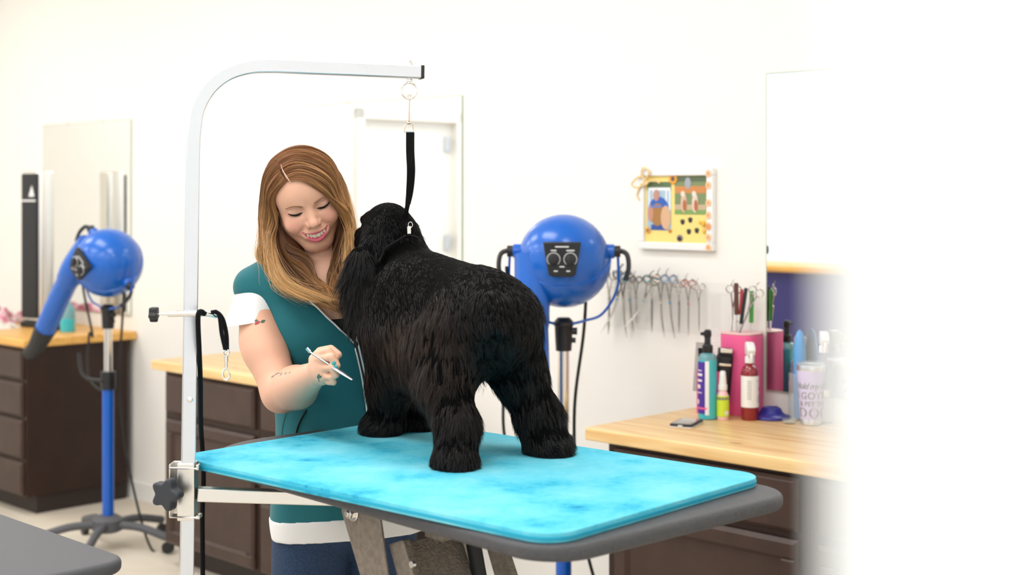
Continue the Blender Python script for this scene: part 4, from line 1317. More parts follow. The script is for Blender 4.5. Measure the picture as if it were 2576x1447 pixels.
# belly side hair hangs straight; hair lies down along the skin elsewhere
tan = fl - nr * (fl * nr).sum(1)[:, None]
tan /= np.maximum(np.linalg.norm(tan, axis=1), .2)[:, None]
ln = ln * RNG.uniform(.5, 1.2, NS) * (1 + smooth_noise(rt, .03, 9)[:, 0] * .5)
ln = np.minimum(ln, np.maximum((rt[:, 2] - MZ) * 1.3 + .012, .012))
K = 6
tt = np.linspace(0, 1, K)
earw = wgt[:, [i for i, q in enumerate(DP) if q[0] in ('ear', 'ear_base')]].sum(1)
tan = tan * (1 - .65 * earw)[:, None] + (fl + nr * .62) * .65 * earw[:, None]
lift = (.30 * np.exp(-ln / .03) + .08) * (1 - .8 * earw)
pts = np.zeros((NS, K, 3)); pts[:, 0] = rt - nr * .0015
crn = cellrand(rt + smooth_noise(rt, .01, 5) * .010, .014, 1); crn2 = cellrand(rt + smooth_noise(rt, .006, 6) * .004, .005, 8)
for k in range(1, K):
    s_ = tt[k]
    dirn = tan * 1. + nr * (lift * (1 - s_) + .03 - .07 * np.clip(ln / .03 - .6, 0, 1))[:, None] + DN * (.30 * s_) * (ln / .05)[:, None] + crn * (cl * (.25 + s_ * .75))[:, None] * .75 + crn2 * .16 + RNG.normal(0, .05, (NS, 3))
    dirn /= np.linalg.norm(dirn, axis=1)[:, None]
    pts[:, k] = pts[:, k - 1] + dirn * (ln / (K - 1))[:, None]
pts[..., 2] = np.maximum(pts[..., 2], MZ + .0012)
base = np.array([.0028, .0028, .0032]); bcol = np.array([.060, .029, .015])
bm = np.clip(br * (1 + smooth_noise(rt, .06, 4)[:, 1] * 1.4) * RNG.uniform(.2, 1, NS), 0, 1)
cr = base[None] * RNG.uniform(.6, 1.5, (NS, 1)) + bm[:, None] * bcol[None] * .75
wd_ = RNG.uniform(.0005, .0009, NS) * np.where(ln < .015, .75, 1.)
V_, Q_ = strands(pts, wd_, ([0, .5, 1], [1, .9, .2]), RNG, nr)
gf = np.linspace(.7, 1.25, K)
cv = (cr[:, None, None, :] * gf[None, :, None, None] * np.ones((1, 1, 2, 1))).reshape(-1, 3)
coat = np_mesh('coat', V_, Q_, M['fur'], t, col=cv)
# nose, just past the cheek
obj('nose', xf(ball(.012, 12, 8, 1, 1, .8), Matrix.Translation(P(906, 596, 3.115))), M['blackp'], t, world=True)
for sgn in (-1, 1):
    ec = Pn(977, 568, 3.0) + FW * .056 + LF_ * .024 * sgn + np.array([0, 0, .004])
    obj('eye', xf(ball(.0075, 12, 8), Matrix.Translation(ec)), M['blackp'], t, world=True)

# ------------------------------------------------------------------ the leash and neck loop
DB = bvh_of(DV, DQ)
t = thing('grooming_leash', 'black webbing leash with snap hook from the steel arm to the dog neck', 'leash', P(1029, 330, 2.752))
zt_ = [(1029, 243), (1030, 250), (1030, 262), (1029, 285), (1029, 305)]
hk2 = [P(a, b, 2.752) for a, b in zt_]
obj('snap_hook', join(sweep([tuple(x) for x in hk2[1:]], circ(.0042, 10, .9, .5), scale=[.5, .75, .9, 1.25]), tube([hk2[1], P(1026, 243, 2.752), P(1029, 238, 2.752), P(1033, 243, 2.752), P(1032, 254, 2.752)], .0013, 6, 14)), M['brass'], t, world=True)
sw = P(1029, 309, 2.752)
obj('swivel_loop', join(xf(ball(.0045, 12, 8, 1, 1, .7), Matrix.Translation(sw)), tube([P(1031, 309, 2.752), P(1038, 314, 2.752), P(1041, 332, 2.752), P(1017, 332, 2.752), P(1020, 314, 2.752), P(1028, 309, 2.752)], .0016, 6)), M['brass'], t, world=True)
st = [(1032, 333, 2.752, 10), (1032, 380, 2.755, 10), (1034, 430, 2.76, 9), (1031, 480, 2.79, 7), (1026, 515, 2.83, 4.5)]
ce = spline([tuple(P(a, b, c)) for a, b, c, _ in st], 30)
wv = np.interp(np.linspace(0, 1, 31), np.linspace(0, 1, 5), [10.4, 10.2, 9.5, 7, 3.2]) / 10.4
tw = np.interp(np.linspace(0, 1, 31), [0, .4, 1], [0, 8, 62])
vv, ff = [], []
for k in range(31):
    a = R(tw[k]); sx, sy = math.cos(a) * .0083, math.sin(a) * .0083
    nx_, ny_ = -math.sin(a) * .001, math.cos(a) * .001
    for i, j in ((-1, -1), (1, -1), (1, 1), (-1, 1)):
        vv.append((ce[k][0] + sx * i + nx_ * j, ce[k][1] + sy * i + ny_ * j, ce[k][2]))
for k in range(30):
    for i in range(4):
        j = (i + 1) % 4; ff.append((4 * k + i, 4 * k + j, 4 * k + 4 + j, 4 * k + 4 + i))
ff += [(3, 2, 1, 0), (120, 121, 122, 123)]
obj('strap', (vv, ff), M['rope'], t, world=True)


def lay(pts_, off=.012):
    out = []
    for a, b in pts_:
        q_ = on_surf(DB, a, b, off)
        if q_ is not None: out.append(tuple(q_))
    return out


sl = lay([(1020, 588)], .022)[0]
obj('strap_tail', sweep(spline([tuple(P(1026, 512, 2.83)), tuple(P(1021, 545, sl[1] - .0)), sl], 14), [(-.0045, -.001), (.0045, -.001), (.0045, .001), (-.0045, .001)]), M['rope'], t, world=True)
obj('slide_buckle', join(xf(box(-.004, .004, -.002, .002, -.008, .008), Matrix.Translation(sl) @ RZ(20)), xf(sweep([(.0045 * math.cos(a), 0, .006 * math.sin(a)) for a in [2 * PI * k / 16 for k in range(17)]], circ(.0009, 6), caps=False), Matrix.Translation((sl[0] + .003, sl[1], sl[2] + .011)))), M['chrome'], t, world=True, bevel=.001)
nl = lay([(1018, 600), (1000, 616), (980, 632), (962, 652), (950, 672)], .013)
nr_ = lay([(1022, 600), (1036, 606), (1048, 614)], .013)
for g_ in (nl, nr_):
    if len(g_) > 2: obj('neck_band', sweep(spline(g_, 16), circ(.0048, 8, 1, .5)), M['rope'], t, world=True)

# ================================================================== THE WOMAN
BX = np.array([.951, .309, 0.]); BY = np.array([.309, -.951, 0.]); BZ = np.array([0, 0, 1.])
BR = np.array([BX, BY, BZ])                  # rows: her left, her front, up
HO = Pn(777.5, 524.5, 3.06)                  # midpoint between the eyes
_r, _y, _p = R(16.6), R(9.7), R(27.0)
_Rx = np.array([[1, 0, 0], [0, math.cos(_p), -math.sin(_p)], [0, math.sin(_p), math.cos(_p)]])
_Ry = np.array([[math.cos(_y), 0, math.sin(_y)], [0, 1, 0], [-math.sin(_y), 0, math.cos(_y)]])
_Rz = np.array([[math.cos(_r), -math.sin(_r), 0], [math.sin(_r), math.cos(_r), 0], [0, 0, 1]])
_B = np.array([[1, 0, 0], [0, 0, -1], [0, 1, 0.]])
HR = _B @ _Rz @ _Ry @ _Rx                    # columns: face right, face up, face forward


def h2w(v): return HO + np.asarray(v, float) @ HR.T
def w2h(p): return (p - HO) @ HR


def mirx(q):
    q = q.copy(); q[:, 0] = np.abs(q[:, 0]); return q


def arc_d(q, y0, curve, z0, zc, x0, ra, rb, n=9):
    """distance to a smile arc x in [0,x0] (mirrored), radius ra at the middle to rb at the corner"""
    d = None
    for k in range(n):
        u0, u1 = k / n, (k + 1) / n
        a = (x0 * u0, y0 + curve * u0 ** 2, z0 - zc * u0 ** 2); b = (x0 * u1, y0 + curve * u1 ** 2, z0 - zc * u1 ** 2)
        v = cap(q, a, b, ra + (rb - ra) * u0 ** 2, ra + (rb - ra) * u1 ** 2)
        d = v if d is None else np.minimum(d, v)
    return d


UL = (-.0558, .0050, .0125, .0112, .0305, .0029, .0015)
LL = (-.0745, .0215, .0118, .0108, .0305, .0052, .0014)
MO = (-.0645, .0125, .0150, .0100, .0275, .0060, .0016)


def head_f(q):
    m = mirx(q)
    d = ell(q, (0, .026, -.076), (.0690, .074, .084))
    d = smin(d, ell(q, (0, .026, -.043), (.0635, .052, .048)), .02)          # forehead
    d = smin(d, ell(q, (0, -.032, -.048), (.0635, .062, .058)), .02)        # face mass
    d = smin(d, ell(q, (0, -.094, -.018), (.025, .0185, .022)), .026)        # chin
    d = smin(d, cap(m, (.049, -.050, -.07), (.017, -.096, -.026), .018, .015), .024)   # jaw line
    d = smin(d, ell(m, (.036, -.036, -.016), (.023, .019, .020)), .016)     # smiling cheeks
    d = smin(d, cap(m, (.014, .011, -.004), (.040, .010, -.018), .008, .008), .012)   # brow ridge
    d = ssub(d, ell(m, (.030, -.001, .010), (.019, .009, .013)), .012)      # eye hollow
    d = smin(d, cap(q, (0, .004, -.002), (0, -.024, .016), .0062, .0088), .012)       # nose bridge
    d = smin(d, ell(q, (0, -.0305, .0195), (.0105, .0095, .0100)), .006)    # nose tip
    d = smin(d, ell(m, (.0115, -.0345, .0105), (.0068, .0068, .0085)), .005)   # wings
    d = ssub(d, ell(m, (.0068, -.0420, .0150), (.0032, .0022, .0040)), .002)   # nostrils
    d = smin(d, ell(q, (0, -.060, -.000), (.030, .020, .0135)), .012)       # muzzle round the teeth
    d = ssub(d, cap(m, (.0205, -.036, .0125), (.0385, -.058, .003), .0012, .0016), .010)  # smile folds
    d = smin(d, ell(m, (.031, -.0015, -.0118), (.0160, .0118, .0125)), .003)   # closed upper lids over the eyes
    d = ssub(d, cap(m, (.0165, .0065, .0052), (.044, .0060, -.006), .0006, .0006), .003)   # lid crease
    d = ssub(d, cap(m, (.018, -.0115, .0045), (.043, -.0095, -.0055), .0006, .0006), .004)  # under-eye crease
    d = smin(d, arc_d(m, *UL), .003)
    d = smin(d, arc_d(m, *LL), .004)
    d = ssub(d, arc_d(m, *MO), .0012)                                       # open smiling mouth
    d = ssub(d, cap(m, (.0, -.0855, .0135), (.014, -.083, .010), .0016, .001), .008)  # dip under the lip
    # ears
    e = ell(m, (.0690, -.012, -.078), (.006, .026, .015)); e = ssub(e, ell(m, (.0755, -.008, -.076), (.004, .016, .008)), .004)
    return smin(d, e, .006)


NB = Pn(824, 700, 3.185)                     # base of the neck
SHR, ELR, WRR = Pn(638, 748, 3.12), Pn(708, 988, 3.02), Pn(790, 944, 2.84)
SHL, ELL_, WRL = Pn(985, 745, 3.24), Pn(1020, 950, 3.25), Pn(1095, 900, 3.06)
# finger chains of the right hand (the fist round the tool): knuckle, middle joint, tip joint, tip
HC = Pn(812, 930, 2.80)
FG = [
    [(800, 893, 2.800), (826, 884, 2.775), (843, 900, 2.775), (845, 922, 2.785)],       # index
    [(806, 906, 2.785), (834, 899, 2.758), (847, 920, 2.758), (839, 934, 2.768)],       # middle
    [(812, 926, 2.780), (836, 925, 2.755), (845, 943, 2.758), (832, 948, 2.772)],       # ring
    [(813, 946, 2.782), (833, 949, 2.764), (839, 962, 2.768), (826, 962, 2.780)],       # little
]
TH = [(792, 905, 2.82), (806, 886, 2.825), (832, 880, 2.815), (850, 893, 2.805)]        # thumb, on the far side
FR = [.0088, .0086, .0082, .0072]
FL2 = [[(1108, 880 + 14 * k, 3.04 - .004 * k), (1125, 878 + 14 * k, 3.02), (1142, 884 + 14 * k, 3.00), (1152, 894 + 14 * k, 2.99)] for k in range(4)]


def hand_f(p, centre, wrist, fingers, thumb, palm_r):
    d = cap(p, wrist, centre, .0235, .027)
    kn = [Pn(*f[0]) for f in fingers]
    for k in range(4):
        d = smin(d, cap(p, centre * .6 + wrist * .4 + (kn[k] - centre) * .35, kn[k], .012, .0100), .012)
    d = smin(d, ell(p, centre, palm_r), .010)
    for k, f in enumerate(fingers):
        pts_ = [Pn(*x) for x in f]; r_ = FR[k]
        c = np.minimum(np.minimum(cap(p, pts_[0], pts_[1], r_ * 1.08, r_), cap(p, pts_[1], pts_[2], r_, r_ * .92)), cap(p, pts_[2], pts_[3], r_ * .92, r_ * .8))
        d = smin(d, c, .0035)
    pts_ = [Pn(*x) for x in thumb]
    c = np.minimum(np.minimum(cap(p, pts_[0], pts_[1], .013, .0105), cap(p, pts_[1], pts_[2], .0105, .0098)), cap(p, pts_[2], pts_[3], .0098, .0085))
    return smin(d, c, .006)


def chest_f(p):
    d = ell(p, Pn(850, 800, 3.190), (.138, .095, .150), BR)
    d = smin(d, cap(p, Pn(690, 716, 3.15), Pn(960, 722, 3.23), .034, .034), .05)
    return d


def body_f(p):
    d = head_f(w2h(p))
    d = smin(d, cap(p, h2w((0, -.045, -.108)), NB, .041, .047), .010)
    d = smin(d, chest_f(p), .045)
    d = smin(d, ell(p, Pn(865, 1050, 3.20), (.135, .088, .20), BR), .05)
    # right arm: shoulder, upper arm, elbow, forearm
    d = smin(d, cap(p, SHR, Pn(668, 880, 3.07), .042, .0485), .03)
    a = smin(cap(p, Pn(660, 860, 3.08), ELR, .0485, .0405), cap(p, ELR, Pn(745, 975, 2.95), .041, .0455), .018)
    a = smin(a, cap(p, Pn(745, 975, 2.95), WRR, .0455, .0265), .012)
    d = smin(d, a, .018)
    d = smin(d, hand_f(p, HC, WRR, FG, TH, (.026, .022, .030)), .010)
    # left arm, round the far side of the dog
    d = smin(d, cap(p, SHL, ELL_, .046, .040), .03)
    d = smin(d, cap(p, ELL_, WRL, .040, .026), .015)
    d = smin(d, hand_f(p, Pn(1105, 905, 3.04), WRL, FL2, [(1100, 880, 3.05), (1106, 862, 3.04), (1122, 856, 3.02), (1136, 858, 3.0)], (.026, .016, .030)), .010)
    return d


person = thing('person', 'smiling woman in a teal tunic bending over the table beside the dog', 'person', (-.37, 3.2, 0))
SV, SQ = nets(body_f, (-.66, 2.70, .95), (.02, 3.34, 1.78), .0019)
q_ = w2h(SV); m_ = mirx(q_)
col = np.tile(np.array([.82, .455, .31]), (len(SV), 1))
dface = np.linalg.norm(q_ - np.array([0, -.03, 0]), axis=1)


def mixc(mask, c):
    global col
    mask = np.clip(mask, 0, 1)[:, None]; col = col * (1 - mask) + np.array(c) * mask


mixc(.65 * np.exp(-(np.linalg.norm((m_ - np.array([.040, -.030, 0])) * [1, 1.2, .6], axis=1) / .020) ** 2), (.72, .30, .24))     # cheeks
mixc(.35 * np.exp(-(np.linalg.norm(m_ - np.array([0, -.032, .025]), axis=1) / .012) ** 2), (.74, .36, .28))              # nose tip
mixc(.30 * np.exp(-(np.linalg.norm((m_ - np.array([.031, .006, 0])) * [.7, 1.2, .5], axis=1) / .012) ** 2), (.62, .40, .33))    # lids
ul = arc_d(m_, *UL); ll = arc_d(m_, *LL)
lip = np.minimum(ul, ll)
mixc((.0014 - lip) / .0012 * (q_[:, 2] > -.03), (.60, .115, .165))
mixc((.0006 - arc_d(m_, *MO)) / .001 * (lip > .0002), (.30, .05, .06))
body = np_mesh('body', SV, SQ, M['skin'], person, col=col)
SB = bvh_of(SV, SQ)

# face details, laid on the skin
FWD = Vector(tuple(HR[:, 2]))


def face_pt(x, y, off=.0005):
    """point of the face surface straight in front of local (x, y)"""
    o = Vector(tuple(h2w((x, y, .08)))); h = SB.ray_cast(o, -FWD)
    return np.array(tuple(h[0] + FWD * off)) if h[0] is not None else h2w((x, y, .0))


def band(rows, nx=14):
    """solid strip between an upper and a lower local curve, given at matching stations (x, y_low, y_high)"""
    rows = [tuple(r_) for r_ in rows]
    sp = spline([(a, b, c) for a, b, c in rows], nx)
    v, f = [], []
    for a, b, c in sp:
        for yy in (b, (b + c) / 2, c):
            v.append(tuple(face_pt(a, yy, .0009)))
    for a, b, c in sp:
        for yy in (b, (b + c) / 2, c):
            v.append(tuple(face_pt(a, yy, -.0012)))
    n = len(sp)
    for k in range(n - 1):
        for j in (0, 1):
            i0 = 3 * k + j
            f.append((i0, i0 + 3, i0 + 4, i0 + 1)); f.append((3 * n + i0, 3 * n + i0 + 1, 3 * n + i0 + 4, 3 * n + i0 + 3))
        f.append((3 * k, 3 * n + 3 * k, 3 * n + 3 * k + 3, 3 * k + 3)); f.append((3 * k + 2, 3 * k + 5, 3 * n + 3 * k + 5, 3 * n + 3 * k + 2))
    return v, f


for sx in (-1, 1):
    g = band([(sx * .0160, -.0050, -.0042), (sx * .024, -.0092, -.0047), (sx * .032, -.0104, -.0048), (sx * .039, -.0086, -.0030), (sx * .0470, -.0028, -.0012)], 20)
    ls = obj('eyelashes', g, M['lash'], person, world=True)
    v, f = [], []
    for k in range(22):
        u_ = k / 21; x = sx * (.021 + .026 * u_); y = -.0075 - .002 * math.sin(PI * u_) + .004 * u_ ** 2
        a = face_pt(x, y, .0006); b = a + HR @ np.array([sx * (.0010 + .0030 * u_), -.0030 + .0012 * u_, .0048]); 
        w_ = HR @ np.array([.00035, 0, 0]); o = len(v)
        v += [tuple(a - w_), tuple(a + w_), tuple(a + HR @ np.array([0, .0004, 0])), tuple(b)]
        f += [(o, o + 1, o + 3), (o + 1, o + 2, o + 3), (o + 2, o, o + 3), (o, o + 2, o + 1)]
    obj('lash_hair', (v, f), M['lash'], ls)
    if True:
        ls.matrix_parent_inverse = mw(person).inverted()
    # brow of short hairs
    n = 420; u_ = RNG.random(n); w_ = RNG.normal(0, .42, n).clip(-1, 1)
    bx_ = sx * (.0125 + .034 * u_); by_ = .0125 + .0045 * np.sin(u_ * PI * .85) - .003 * u_ ** 3 + w_ * .0027 * (1 - .65 * u_)
    rr = np.array([face_pt(a, b, .0003) for a, b in zip(bx_, by_)])
    dr_ = (HR @ np.array([[sx * .95], [.12], [.10]])).T + (HR @ np.stack([np.zeros(n), -.35 * w_, np.zeros(n)])).T
    ps = np.stack([rr, rr + dr_ * .0025 + HR[:, 2] * .0006, rr + dr_ * .0052 + HR[:, 2] * .0003], 1)
    V_, Q_ = strands(ps, np.full(n, .00042), ([0, 1], [1, .4]), RNG)
    np_mesh('eyebrow', V_, Q_, M['browm'], person)

# mouth inside and the upper teeth
v, f = [], []
n = 24
for k in range(n + 1):
    u_ = -1 + 2 * k / n; x = .030 * u_
    for yy in (-.0555 + .004 * u_ * u_, -.0745 + .020 * u_ * u_):
        v.append(tuple(h2w((x, yy, .0065 - .0135 * u_ * u_))))
for k in range(n): f.append((2 * k, 2 * k + 1, 2 * k + 3, 2 * k + 2))
for k in range(n + 1):
    u_ = -1 + 2 * k / n; x = .030 * u_
    for yy in (-.0555 + .004 * u_ * u_, -.0745 + .020 * u_ * u_):
        v.append(tuple(h2w((x, yy, .0015 - .0135 * u_ * u_))))
o = 2 * (n + 1)
for k in range(n): f += [(o + 2 * k, o + 2 * k + 2, o + 2 * k + 3, o + 2 * k + 1), (2 * k, 2 * k + 2, o + 2 * k + 2, o + 2 * k), (2 * k + 1, o + 2 * k + 1, o + 2 * k + 3, 2 * k + 3)]
obj('mouth_lining', (v, f), M['mouth'], person, world=True)
ws = [.0082, .0066, .0070, .0062, .0056]
hs = [.0112, .0100, .0104, .0086, .0070]
tg = []
x = 0.
for k in range(4):
    xc = x + ws[k] / 2; x += ws[k] * (.95 - .05 * k)
    for sx in (-1, 1):
        u_ = xc / .030; zt_ = .0114 - .0145 * u_ * u_; yt = -.0562 + .0050 * u_ * u_
        ang = -math.degrees(math.atan(2 * .0150 * xc / .0009)) * .55
        tg.append([tuple(h2w(np.array(p_))) for p_ in xf(slab(rrect(-ws[k] * .495, ws[k] * .495, -hs[k], .001, .0018, 4), -.0020, .0014, .0007, 3), T(sx * xc, yt, zt_) @ RY(-sx * ang * -1))[0]])
        fc = slab(rrect(-ws[k] * .495, ws[k] * .495, -hs[k], .001, .0018, 4), -.0020, .0014, .0007, 3)[1]
        tg[-1] = (tg[-1], fc)
obj('teeth', join(*tg), M['tooth'], person, world=True)
# fingernails
for (px, py, Y) in ((844, 924, 2.775), (840, 914, 2.764), ):
    h = on_surf(SB, px, py, .0004)
    if h: obj('fingernail', xf(ball(.0042, 12, 8, 1., .35, 1.15), Matrix.Translation(h) @ RY(30)), M['nailp'], person, world=True)


# ------------------------------------------------------------------ clothes
def vnoise(p, size, seed): return smooth_noise(p / np.array(size), 1., seed)[:, 0]


HEM = P(700, 1365, 3.10).z


def tunic_base(p):
    d = ell(p, Pn(842, 850, 3.19), (.172, .108, .175), BR)
    d = smin(d, ell(p, Pn(775, 850, 3.13), (.072, .055, .070)), .06)
    d = smin(d, ell(p, Pn(930, 855, 3.17), (.072, .055, .070)), .06)
    d = smin(d, ell(p, Pn(868, 1030, 3.20), (.158, .108, .21), BR), .06)
    d = smin(d, ell(p, Pn(880, 1275, 3.20), (.182, .128, .23), BR), .08)
    d = smin(d, cap(p, Pn(640, 722, 3.125), Pn(705, 690, 3.15), .0475, .050), .04)
    d = smin(d, cap(p, Pn(985, 735, 3.245), Pn(925, 700, 3.22), .0475, .050), .04)
    d = smin(d, cap(p, Pn(698, 735, 3.115), Pn(745, 860, 3.11), .044, .050), .04)
    return smin(d, chest_f(p) - .007, .03)


def tunic_f(p):
    d = tunic_base(p)
    # gathered cloth: long soft folds
    z = p[:, 2]
    w_ = np.clip((1.30 - z) / .12, 0, 1)
    d = d - .0085 * w_ * vnoise(p + 3, (.05, .05, .22), 21) - .006 * vnoise(p, (.09, .09, .05), 5) * np.clip((1.42 - z) / .1, 0, 1)
    # arm hole and the flare of the hem
    d = ssub(d, cap(p, Pn(640, 806, 3.10), Pn(688, 960, 3.04), .050, .052), .010)
    hemz = HEM + .012 * np.sin((p[:, 0] + .5) * 9)
    d = np.maximum(d, hemz - z)
    # neck opening: a deep V
    q = (p - Pn(892, 868, 3.09)) @ BR.T
    x, y, zz_ = q[:, 0], q[:, 1], q[:, 2]
    wl = np.maximum(-x * .80 - zz_ * .62, 0) * 0
    left = (-x) * .72 - zz_ * .69      # outside the left edge when > 0
    right = x * .96 - zz_ * .28
    edge = -x * .93 - zz_ * .37 - (.205 * .93 - .125 * .37)
    steep = -(x + .178) - .10 * (zz_ - .16)
    vdist = np.maximum(np.maximum(left, right), np.maximum(steep, -zz_))
    neck = np.maximum(vdist, -(y + .22))
    neck = np.minimum(neck, cap(p, NB + np.array([0, .02, -.03]), NB + np.array([0, 0, .1]), .062, .09))
    d = ssub(d, neck, .004)
    return d


TV, TQ = nets(tunic_f, (-.66, 2.92, HEM - .03), (-.02, 3.42, 1.50), .0036)
bandz = P(700, 1312, 3.10).z
tunic = np_mesh('tunic', TV, TQ, M['tunic'], person)
BV_, BQ_ = nets(lambda p: np.maximum(np.maximum(tunic_f(p) - .0022, p[:, 2] - bandz - .012 * np.sin((p[:, 0] + .5) * 9)), HEM - .004 + .012 * np.sin((p[:, 0] + .5) * 9) - p[:, 2]), (-.66, 2.92, HEM - .03), (-.02, 3.42, bandz + .03), .0036)
np_mesh('tunic_hem', BV_, BQ_, M['wcloth'], tunic).matrix_parent_inverse = Matrix.Identity(4)
TB = bvh_of(TV, TQ)


def lay2(pts_, off, n=40, side=-1):
    out = []
    for q in spline([(a, b, 3.165) for a, b in pts_], n):
        h = None
        for dx in range(0, 26, 2):                     # step off an opening onto the cloth beside it
            h = on_surf(TB, q[0] + side * dx, q[1] + dx * .5, off)
            if h is not None and h.y < q[2]: break
            h = None
        if h is not None: h = h + Vector((0, -.001, 0))
        if h is not None and (not out or (Vector(out[-1]) - h).length < .05): out.append(tuple(h))
    a = np.array(out)
    for _ in range(6 if len(a) > 4 else 0): a[1:-1] = (a[:-2] + a[1:-1] * 2 + a[2:]) / 4
    return [tuple(x) for x in a]


def piece(name, pts_, prof, m, off=.001, n=40, par=None, side=-1):
    g = lay2(pts_, off, n, side)
    if len(g) < 3: print('LAY FAIL', name); return
    o = obj(name, sweep(g, prof), m, par or tunic); o.matrix_parent_inverse = Matrix.Identity(4) if par is None else o.matrix_parent_inverse
    return o


piece('piping', [(682, 648), (679, 678), (686, 708), (706, 724), (739, 733), (790, 752), (821, 769), (852, 797), (876, 830), (891, 866), (902, 910), (912, 958), (925, 1051), (931, 1120)], circ(.0021, 8), M['white'], .0012, 90)
piece('piping', [(897, 812), (900, 862), (913, 922), (928, 989), (936, 1046), (941, 1110)], circ(.0021, 8), M['white'], .0012, 50, side=1)
piece('zip', [(895, 864), (907, 916), (920, 975), (930, 1048), (936, 1115)], [(-.0052, -.001), (.0052, -.001), (.0052, .0014), (-.0052, .0014)], M['zipm'], .001, 40)
h = on_surf(TB, 896, 866, .002)
if h: o = obj('zip_pull', join(xf(ball(.0058, 12, 8, 1, .5, 1.1), Matrix.Translation(h)), xf(box(-.002, .002, -.002, .001, -.018, 0), Matrix.Translation(h) @ RY(-10))), M['zipm'], tunic); o.matrix_parent_inverse = Matrix.Identity(4)
piece('pocket_edge', [(772, 1032), (760, 1052), (750, 1075), (745, 1100), (742, 1130)], [(-.0045, -.0006), (.0045, -.0006), (.0045, .0012), (-.0045, .0012)], M['zipm'], .0006, 24)
piece('seam', [(722, 1030), (712, 1070), (706, 1120)], circ(.0008, 6), M['tunic'], .0004, 20)
# camisole at the bottom of the V
cz = P(0, 797, 3.10).z


def cami_f(p): return np.maximum(np.maximum(chest_f(p) - .0035, p[:, 2] - cz - .1 * (p[:, 0] + .35)), (cz - .16) - p[:, 2])


CV, CQ = nets(cami_f, (-.60, 3.0, 1.10), (-.1, 3.40, 1.45), .006)
np_mesh('camisole', CV, CQ, M['zipm'], person)
# white cap sleeve
for c in (((652, 722, 3.128), (643, 760, 3.117), (635, 792, 3.105), (632, 810, 3.098)), ((985, 750, 3.245), (990, 775, 3.25), (997, 800, 3.25), (1000, 815, 3.25))):
    pth = spline([tuple(P(*x)) for x in c], 14)
    sl_ = sweep(pth, circ(.0600, 40), scale=[.85 + .15 * (k / 14) ** .8 for k in range(15)], up=(0, 1, 0))
    n = 40
    vv = [list(v) for v in sl_[0]]
    for k in range(15):
        for i in range(n):
            a = 2 * PI * i / n; q = 1 + .02 * math.sin(5 * a + k * .3) * k / 14
            for j in range(3): vv[k * n + i][j] = pth[k][j] + (vv[k * n + i][j] - pth[k][j]) * q
    # level rings, the hem a little lower outside than towards the body
    for k in range(15):
        for i in range(n):
            dx = vv[k * n + i][0] - pth[k][0]; vv[k * n + i][2] = pth[k][2] + dx * .16 * k / 14
    obj('sleeve', ([tuple(v) for v in vv], sl_[1]), M['wcloth'], tunic).matrix_parent_inverse = Matrix.Identity(4)


# jeans and shoes
def jeans_f(p):
    d = cap(p, Pn(788, 1290, 3.19), np.array([-.475, 3.17, .50]), .094, .072)
    d = np.minimum(d, cap(p, np.array([-.475, 3.17, .50]), np.array([-.475, 3.21, .08]), .072, .052))
    e = cap(p, Pn(950, 1290, 3.24), np.array([-.315, 3.26, .50]), .094, .072)
    e = np.minimum(e, cap(p, np.array([-.315, 3.26, .50]), np.array([-.30, 3.29, .08]), .072, .052))
    d = np.minimum(d, e)
    d = smin(d, ell(p, Pn(878, 1240, 3.20), (.168, .112, .12), BR), .03)
    d = d - .004 * vnoise(p, (.05, .05, .12), 31)
    return np.maximum(d, .055 - p[:, 2])


JV, JQ = nets(jeans_f, (-.62, 3.0, .03), (-.12, 3.42, .99), .006)
np_mesh('jeans', JV, JQ, M['denim'], person)
for x, y in ((-.475, 3.21), (-.30, 3.29)):
    def shoe_f(p, x=x, y=y):
        q = (p - np.array([x, y, 0])) @ BR.T
        d = smin(cap(q, (0, -.03, .05), (0, .13, .036), .040, .036), cap(q, (0, -.03, .05), (0, -.03, .10), .040, .042), .02)
        return np.maximum(d, .004 - q[:, 2])
    AV, AQ = nets(shoe_f, (x - .1, y - .25, -.02), (x + .16, y + .12, .16), .006)
    sh_ = np_mesh('shoe', AV, AQ, M['leather'], person)

# the tool in her hand
ta, tb_ = P(774, 882, 2.775), P(887, 956, 2.735)
d_ = (tb_ - ta)
t = thing('grooming_knife', 'slim pale metal grooming tool held in the raised hand', 'grooming tool', ta)
obj('shaft', sweep([tuple(ta), tuple(ta + d_ * .5)], circ(.0022, 8)), M['chrome'], t, world=True)
obj('end_tip', sweep([tuple(ta + Vector((0, 0, .003)) - d_ * .02), tuple(ta + d_ * .05)], circ(.0034, 8)), M['tealc'], t, world=True)
obj('blade', sweep([tuple(ta + d_ * .48), tuple(ta + d_ * .62), tuple(ta + d_ * .8), tuple(ta + d_)], circ(.0075, 8, 1, .35), scale=[.4, 1.1, 1.0, .55]), M['steel'], t, world=True)


# ------------------------------------------------------------------ tattoos, as ink shapes lying on the skin
def decal(name, polys, m, bv=SB, par=person, off=.0005):
    v, f = [], []
    for poly in polys:
        h = [on_surf(bv, a, b, off) for a, b in poly]
        if any(x is None for x in h): continue
        c = on_surf(bv, sum(a for a, b in poly) / len(poly), sum(b for a, b in poly) / len(poly), off)
        if c is None: continue
        o = len(v); v += [tuple(x) for x in h] + [tuple(c)]
        f += [(o + i, o + (i + 1) % len(poly), o + len(poly)) for i in range(len(poly))]
    if v: obj(name, (v, f), m, par, world=True)


def leaf(x0, y0, x1, y1, w):
    dx, dy = x1 - x0, y1 - y0; L_ = math.hypot(dx, dy); nx, ny = -dy / L_, dx / L_
    return [(x0 + dx * u_ + nx * w * math.sin(PI * u_), y0 + dy * u_ + ny * w * math.sin(PI * u_)) for u_ in (0, .25, .5, .75)] + [(x0 + dx * u_ - nx * w * math.sin(PI * u_), y0 + dy * u_ - ny * w * math.sin(PI * u_)) for u_ in (1, .75, .5, .25)]


